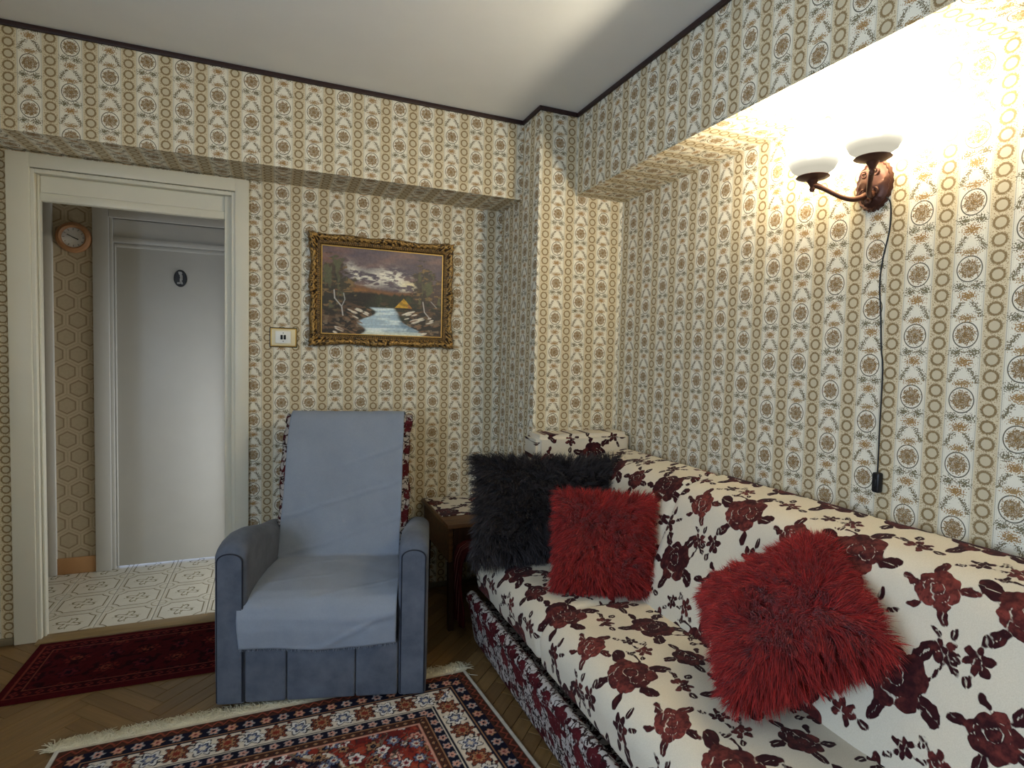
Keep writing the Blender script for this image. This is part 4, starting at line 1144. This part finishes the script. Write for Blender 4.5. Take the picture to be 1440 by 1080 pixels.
def rug_pos(u, v):
    fl_, fr = np.array([-2.392, -.912]), np.array([-.968, -.905])
    p = fl_[None, None]*(1-u/RW)[..., None]+fr[None, None]*(u/RW)[..., None]
    x = p[..., 0]+np.where(u/RW > .5, 1, -1)*0; x = x+(u/RW)*(.085*np.minimum(v, .66))+(1-u/RW)*(-.04*v)
    return x, p[..., 1]-v
gu, gv = np.meshgrid(np.linspace(0, RW, 366), np.linspace(0, RL, 512), indexing='ij')
rx_, ry_ = rug_pos(gu, gv)
rz_ = .0095+.0012*vnoise(gu*14, gv*14, 2)
rz_[0, :] = rz_[-1, :] = .001; rz_[:, 0] = rz_[:, -1] = .001
rm = grid_mesh('pile', np.stack([rx_, ry_, rz_], -1), cols=rug_cols(gu, gv, RW, RL), flip=True)
link('pile', rm, M['pile'], rug)
b = MB(); r = random.Random(3)
for k in range(2600):
    u_ = r.uniform(-.012, RW+.004); x, y = rug_pos(np.array([[u_]]), np.array([[0.]])); x, y = float(x[0, 0]), float(y[0, 0])
    l = r.uniform(.035, .085); a = r.gauss(.15, .6); dx, dy = math.sin(a)*l, math.cos(a)*l
    h = r.uniform(.005, .016)
    b.tube([(x, y-.006, .009), (x+dx*.3, y+dy*.35, h), (x+dx*.7+r.uniform(-.01, .01), y+dy*.75, h*.7), (x+dx+r.uniform(-.012, .012), y+dy, .003)], [.0018, .0020, .0016, .0008], 4, False)
tag(b.build('fringe', M['fringe'], rug, 60), kind='stuff')
b = MB()
hemv = [rug_pos(np.array([[u_]]), np.array([[0.]])) for u_ in np.linspace(0, RW, 30)]
b.tube([(float(x[0, 0]), float(y[0, 0])+.004, .006) for x, y in hemv], .006, 8); b.build('woven_hem', M['fringe'], rug, 60)
# dark red runner at the doorway
def runner_cols(u, v, L, W):
    d = np.minimum(np.minimum(u, L-u), np.minimum(v, W-v)); c = np.zeros(u.shape+(3,)); c[:] = lin((66, 14, 18)); nz = fbm(u*70, v*70, 4, 2)
    c[(d > .03) & (d < .036)] = lin((112, 50, 40)); c[(d > .075) & (d < .080)] = lin((118, 62, 48)); c[(d > .036) & (d < .075)] = lin((48, 10, 16))
    a = np.mod(np.where(np.minimum(u, L-u) < np.minimum(v, W-v), v, u), .04)-.02; t = c.copy(); rosette(t, a, d-.055, .012, 4, [(1, (110, 40, 34)), (.5, (46, 14, 20))]); m = (d > .037) & (d < .074); c[m] = t[m]
    gu_, gv_ = np.mod(u, .13)-.065, np.mod(v-.02, .115)-.0575; k = (np.floor(u/.13)+np.floor((v-.02)/.115)) % 2
    t = c.copy(); rosette(t, gu_, gv_*1.2, .048, 8, [(1, (44, 12, 18)), (.86, (96, 30, 26)), (.6, (40, 12, 20)), (.42, (120, 56, 40)), (.2, (60, 16, 20))]); t2 = c.copy(); rosette(t2, gu_, gv_, .036, 6, [(1, (40, 14, 22)), (.8, (84, 24, 30)), (.4, (34, 14, 24))])
    t[k == 1] = t2[k == 1]; m = d > .082; c[m] = t[m]
    c[(d > .082) & (fbm(u*38, v*38, 21, 2) > .66)] = lin((42, 10, 16))
    return c*(.72+.5*nz)[..., None]
RNL, RNW = .84, .485
gu, gv = np.meshgrid(np.linspace(0, RNL, 190), np.linspace(0, RNW, 105), indexing='ij')
Z = .008+.001*vnoise(gu*12, gv*12, 5)+.012*np.exp(-((gv)/.03)**2)*0; Z[0, :] = Z[-1, :] = .001; Z[:, 0] = Z[:, -1] = .001
rn = link('runner_rug', grid_mesh('runner_rug', np.stack([-2.700+gu+.05*(RNW-gv)*0+.06*(gv-RNW)*-0.3, -.062-gv-.012*gu, Z], -1), cols=runner_cols(gu, gv, RNL, RNW), flip=True), M['pile'])
tag(rn, 'narrow dark red patterned runner rug lying along the doorway', 'rug')

# ================================================================== FUR PILLOWS
def pillow(name, label, group, cen, ex, ey, w, h, th, fur_len, mats, tones, seed, count=26000, droop=.25):
    ex = Vector(ex).normalized(); ey = Vector(ey); ey = (ey-ex*ey.dot(ex)).normalized(); en = ex.cross(ey)
    A = np.array([ex, ey, en]); cen = np.array(cen, float); r = np.random.default_rng(seed)
    def surf(a, b_, side):
        pin = 1-.07*(1-b_*b_); pin2 = 1-.07*(1-a*a)
        x = a*w/2*pin; y = b_*h/2*pin2; t = th/2*np.power(np.clip((1-a**4)*(1-b_**4), 0, 1), .6)*side
        return x, y, t
    root = tag(empty(name, tuple(cen-A[1]*h/2)), label, 'pillow', group)
    n = 26; ga, gb = np.meshgrid(np.linspace(-1, 1, n), np.linspace(-1, 1, n), indexing='ij')
    b = MB()
    for side in (1, -1):
        x, y, t = surf(ga, gb, side); P = cen+x[..., None]*A[0]+y[..., None]*A[1]+t[..., None]*A[2]
        q = [(i*n+j, (i+1)*n+j, (i+1)*n+j+1, i*n+j+1) for i in range(n-1) for j in range(n-1)]
        b.add([tuple(p) for p in P.reshape(-1, 3)], q if side > 0 else [f[::-1] for f in q])
    me = b.mesh('cushion'); bm = bmesh.new(); bm.from_mesh(me); bmesh.ops.remove_doubles(bm, verts=bm.verts[:], dist=1e-5); bm.to_mesh(me); bm.free(); smooth(me)
    link('cushion', me, mats[0], root)
    # fur: tapered strands gathered in locks
    N = count; a = r.uniform(-1, 1, N); b_ = r.uniform(-1, 1, N); side = np.where(r.random(N) < .72, 1., -1.)
    x, y, t = surf(a, b_, side); e = 1e-3
    xa, ya, ta = surf(np.clip(a+e, -1, 1), b_, side); xb, yb, tb_ = surf(a, np.clip(b_+e, -1, 1), side)
    pa = np.stack([xa-x+1e-6, ya-y, ta-t], -1); pb = np.stack([xb-x, yb-y+1e-6, tb_-t], -1)
    nn = np.cross(pa, pb); nn /= np.linalg.norm(nn, axis=1)[:, None]+1e-12; nn *= np.sign(nn[:, 2]*side+1e-9)[:, None]
    edge = np.maximum(np.abs(a), np.abs(b_)); outw = np.stack([a, b_, 0*a], -1); outw /= np.linalg.norm(outw, axis=1)[:, None]+1e-9
    base = np.stack([x, y, t], -1)
    # locks
    ck_ = np.floor((a+1)*14+1.2*np.sin(b_*9)).astype(int); cl = np.floor((b_+1)*14+1.2*np.sin(a*8)).astype(int); hid = (ck_*131+cl*17+(side > 0)*7) % 256
    lk = np.stack([_tab[hid, (hid*7+3) % 256]-.5, _tab[(hid*3+5) % 256, hid]-.5, _tab[(hid*11) % 256, (hid*5+9) % 256]-.5], -1)
    flow = np.stack([np.sin(b_*3.1+seed)*.5+(vnoise(a*2.2+5, b_*2.2+seed, 3)-.5)*1.6, np.cos(a*2.7+seed)*.3+(vnoise(a*2.2+9, b_*2.2+seed, 8)-.5)*1.6, 0*a], -1)
    d = nn*.85+outw*(.25+.75*edge**3)[:, None]+lk*1.35+flow*.40+r.normal(0, .10, (N, 3)); d /= np.linalg.norm(d, axis=1)[:, None]
    L = fur_len*r.uniform(.65, 1.15, N)*(1-.15*_tab[hid, hid]); down = A @ np.array([0, 0, -1.])
    p0 = base-nn*.003; p1 = p0+d*(L*.45)[:, None]+down*(L*droop*.15)[:, None]
    d2 = d+down*droop*1.2+flow*.3; d2 /= np.linalg.norm(d2, axis=1)[:, None]; p2 = p1+d2*(L*.35)[:, None]
    d3 = d2+down*droop*1.1+r.normal(0, .12, (N, 3)); d3 /= np.linalg.norm(d3, axis=1)[:, None]; p3 = p2+d3*(L*.35)[:, None]
    sd = np.cross(d, r.normal(0, 1, (N, 3))); sd /= np.linalg.norm(sd, axis=1)[:, None]+1e-9
    wd = r.uniform(.0006, .0012, N)[:, None]
    V = np.stack([p0-sd*wd, p0+sd*wd, p1-sd*wd, p1+sd*wd, p2-sd*wd*.75, p2+sd*wd*.75, p3], 1)          # N,7,3
    V = cen+V@A
    me = bpy.data.meshes.new('fur'); me.vertices.add(N*7); me.vertices.foreach_set('co', V.reshape(-1).astype(np.float32))
    k = np.arange(N)[:, None]*7
    loops = np.concatenate([k+np.array([[0, 1, 3, 2]]), k+np.array([[2, 3, 5, 4]]), k+np.array([[4, 5, 6]])], 1)   # 11 per strand
    st = (np.arange(N)[:, None]*11+np.array([[0, 4, 8]])).reshape(-1)
    me.loops.add(N*11); me.loops.foreach_set('vertex_index', loops.reshape(-1).astype(np.int32))
    me.polygons.add(N*3); me.polygons.foreach_set('loop_start', st.astype(np.int32)); me.update(calc_edges=True); me.validate(); me.shade_smooth()
    tn = np.clip(.5+.35*(_tab[hid, (hid*13+1) % 256]-.5)+r.normal(0, .22, N), 0, 1)
    col = lin(tones[0])[None]*(1-tn)[:, None]+lin(tones[1])[None]*tn[:, None]
    col = np.repeat(np.concatenate([col, np.ones((N, 1))], 1)[:, None], 7, 1)
    at = me.attributes.new('col', 'FLOAT_COLOR', 'POINT'); at.data.foreach_set('color', col.reshape(-1).astype(np.float32))
    tag(link('fur', me, mats[1], root), kind='stuff')
    return root
RED = ((100, 13, 15), (192, 50, 44)); BLK = ((26, 24, 26), (72, 66, 68))
pillow('fur_pillow', 'large black long-haired fur pillow leaning against the padded sofa end', None, (-.568, -.870, .662), (1, -.10, -.05), (.02, .30, 1), .72, .46, .17, .055, (M['blackcore'], M['furblack']), BLK, 3, 46000)
pillow('fur_pillow', 'square red shaggy fur pillow in front of the black fur pillow', None, (-.530, -1.265, .626), (.850, -.525, .0), (.19, .354, .916), .365, .365, .15, .050, (M['redcore'], M['furred']), RED, 5, 42000)
pillow('fur_pillow', 'red shaggy fur pillow tilted on its corner against the sofa back', None, (-.470, -2.075, .672), (.583, -.585, .56), (.47, .807, .36), .38, .36, .17, .055, (M['redcore'], M['furred']), RED, 9, 46000)
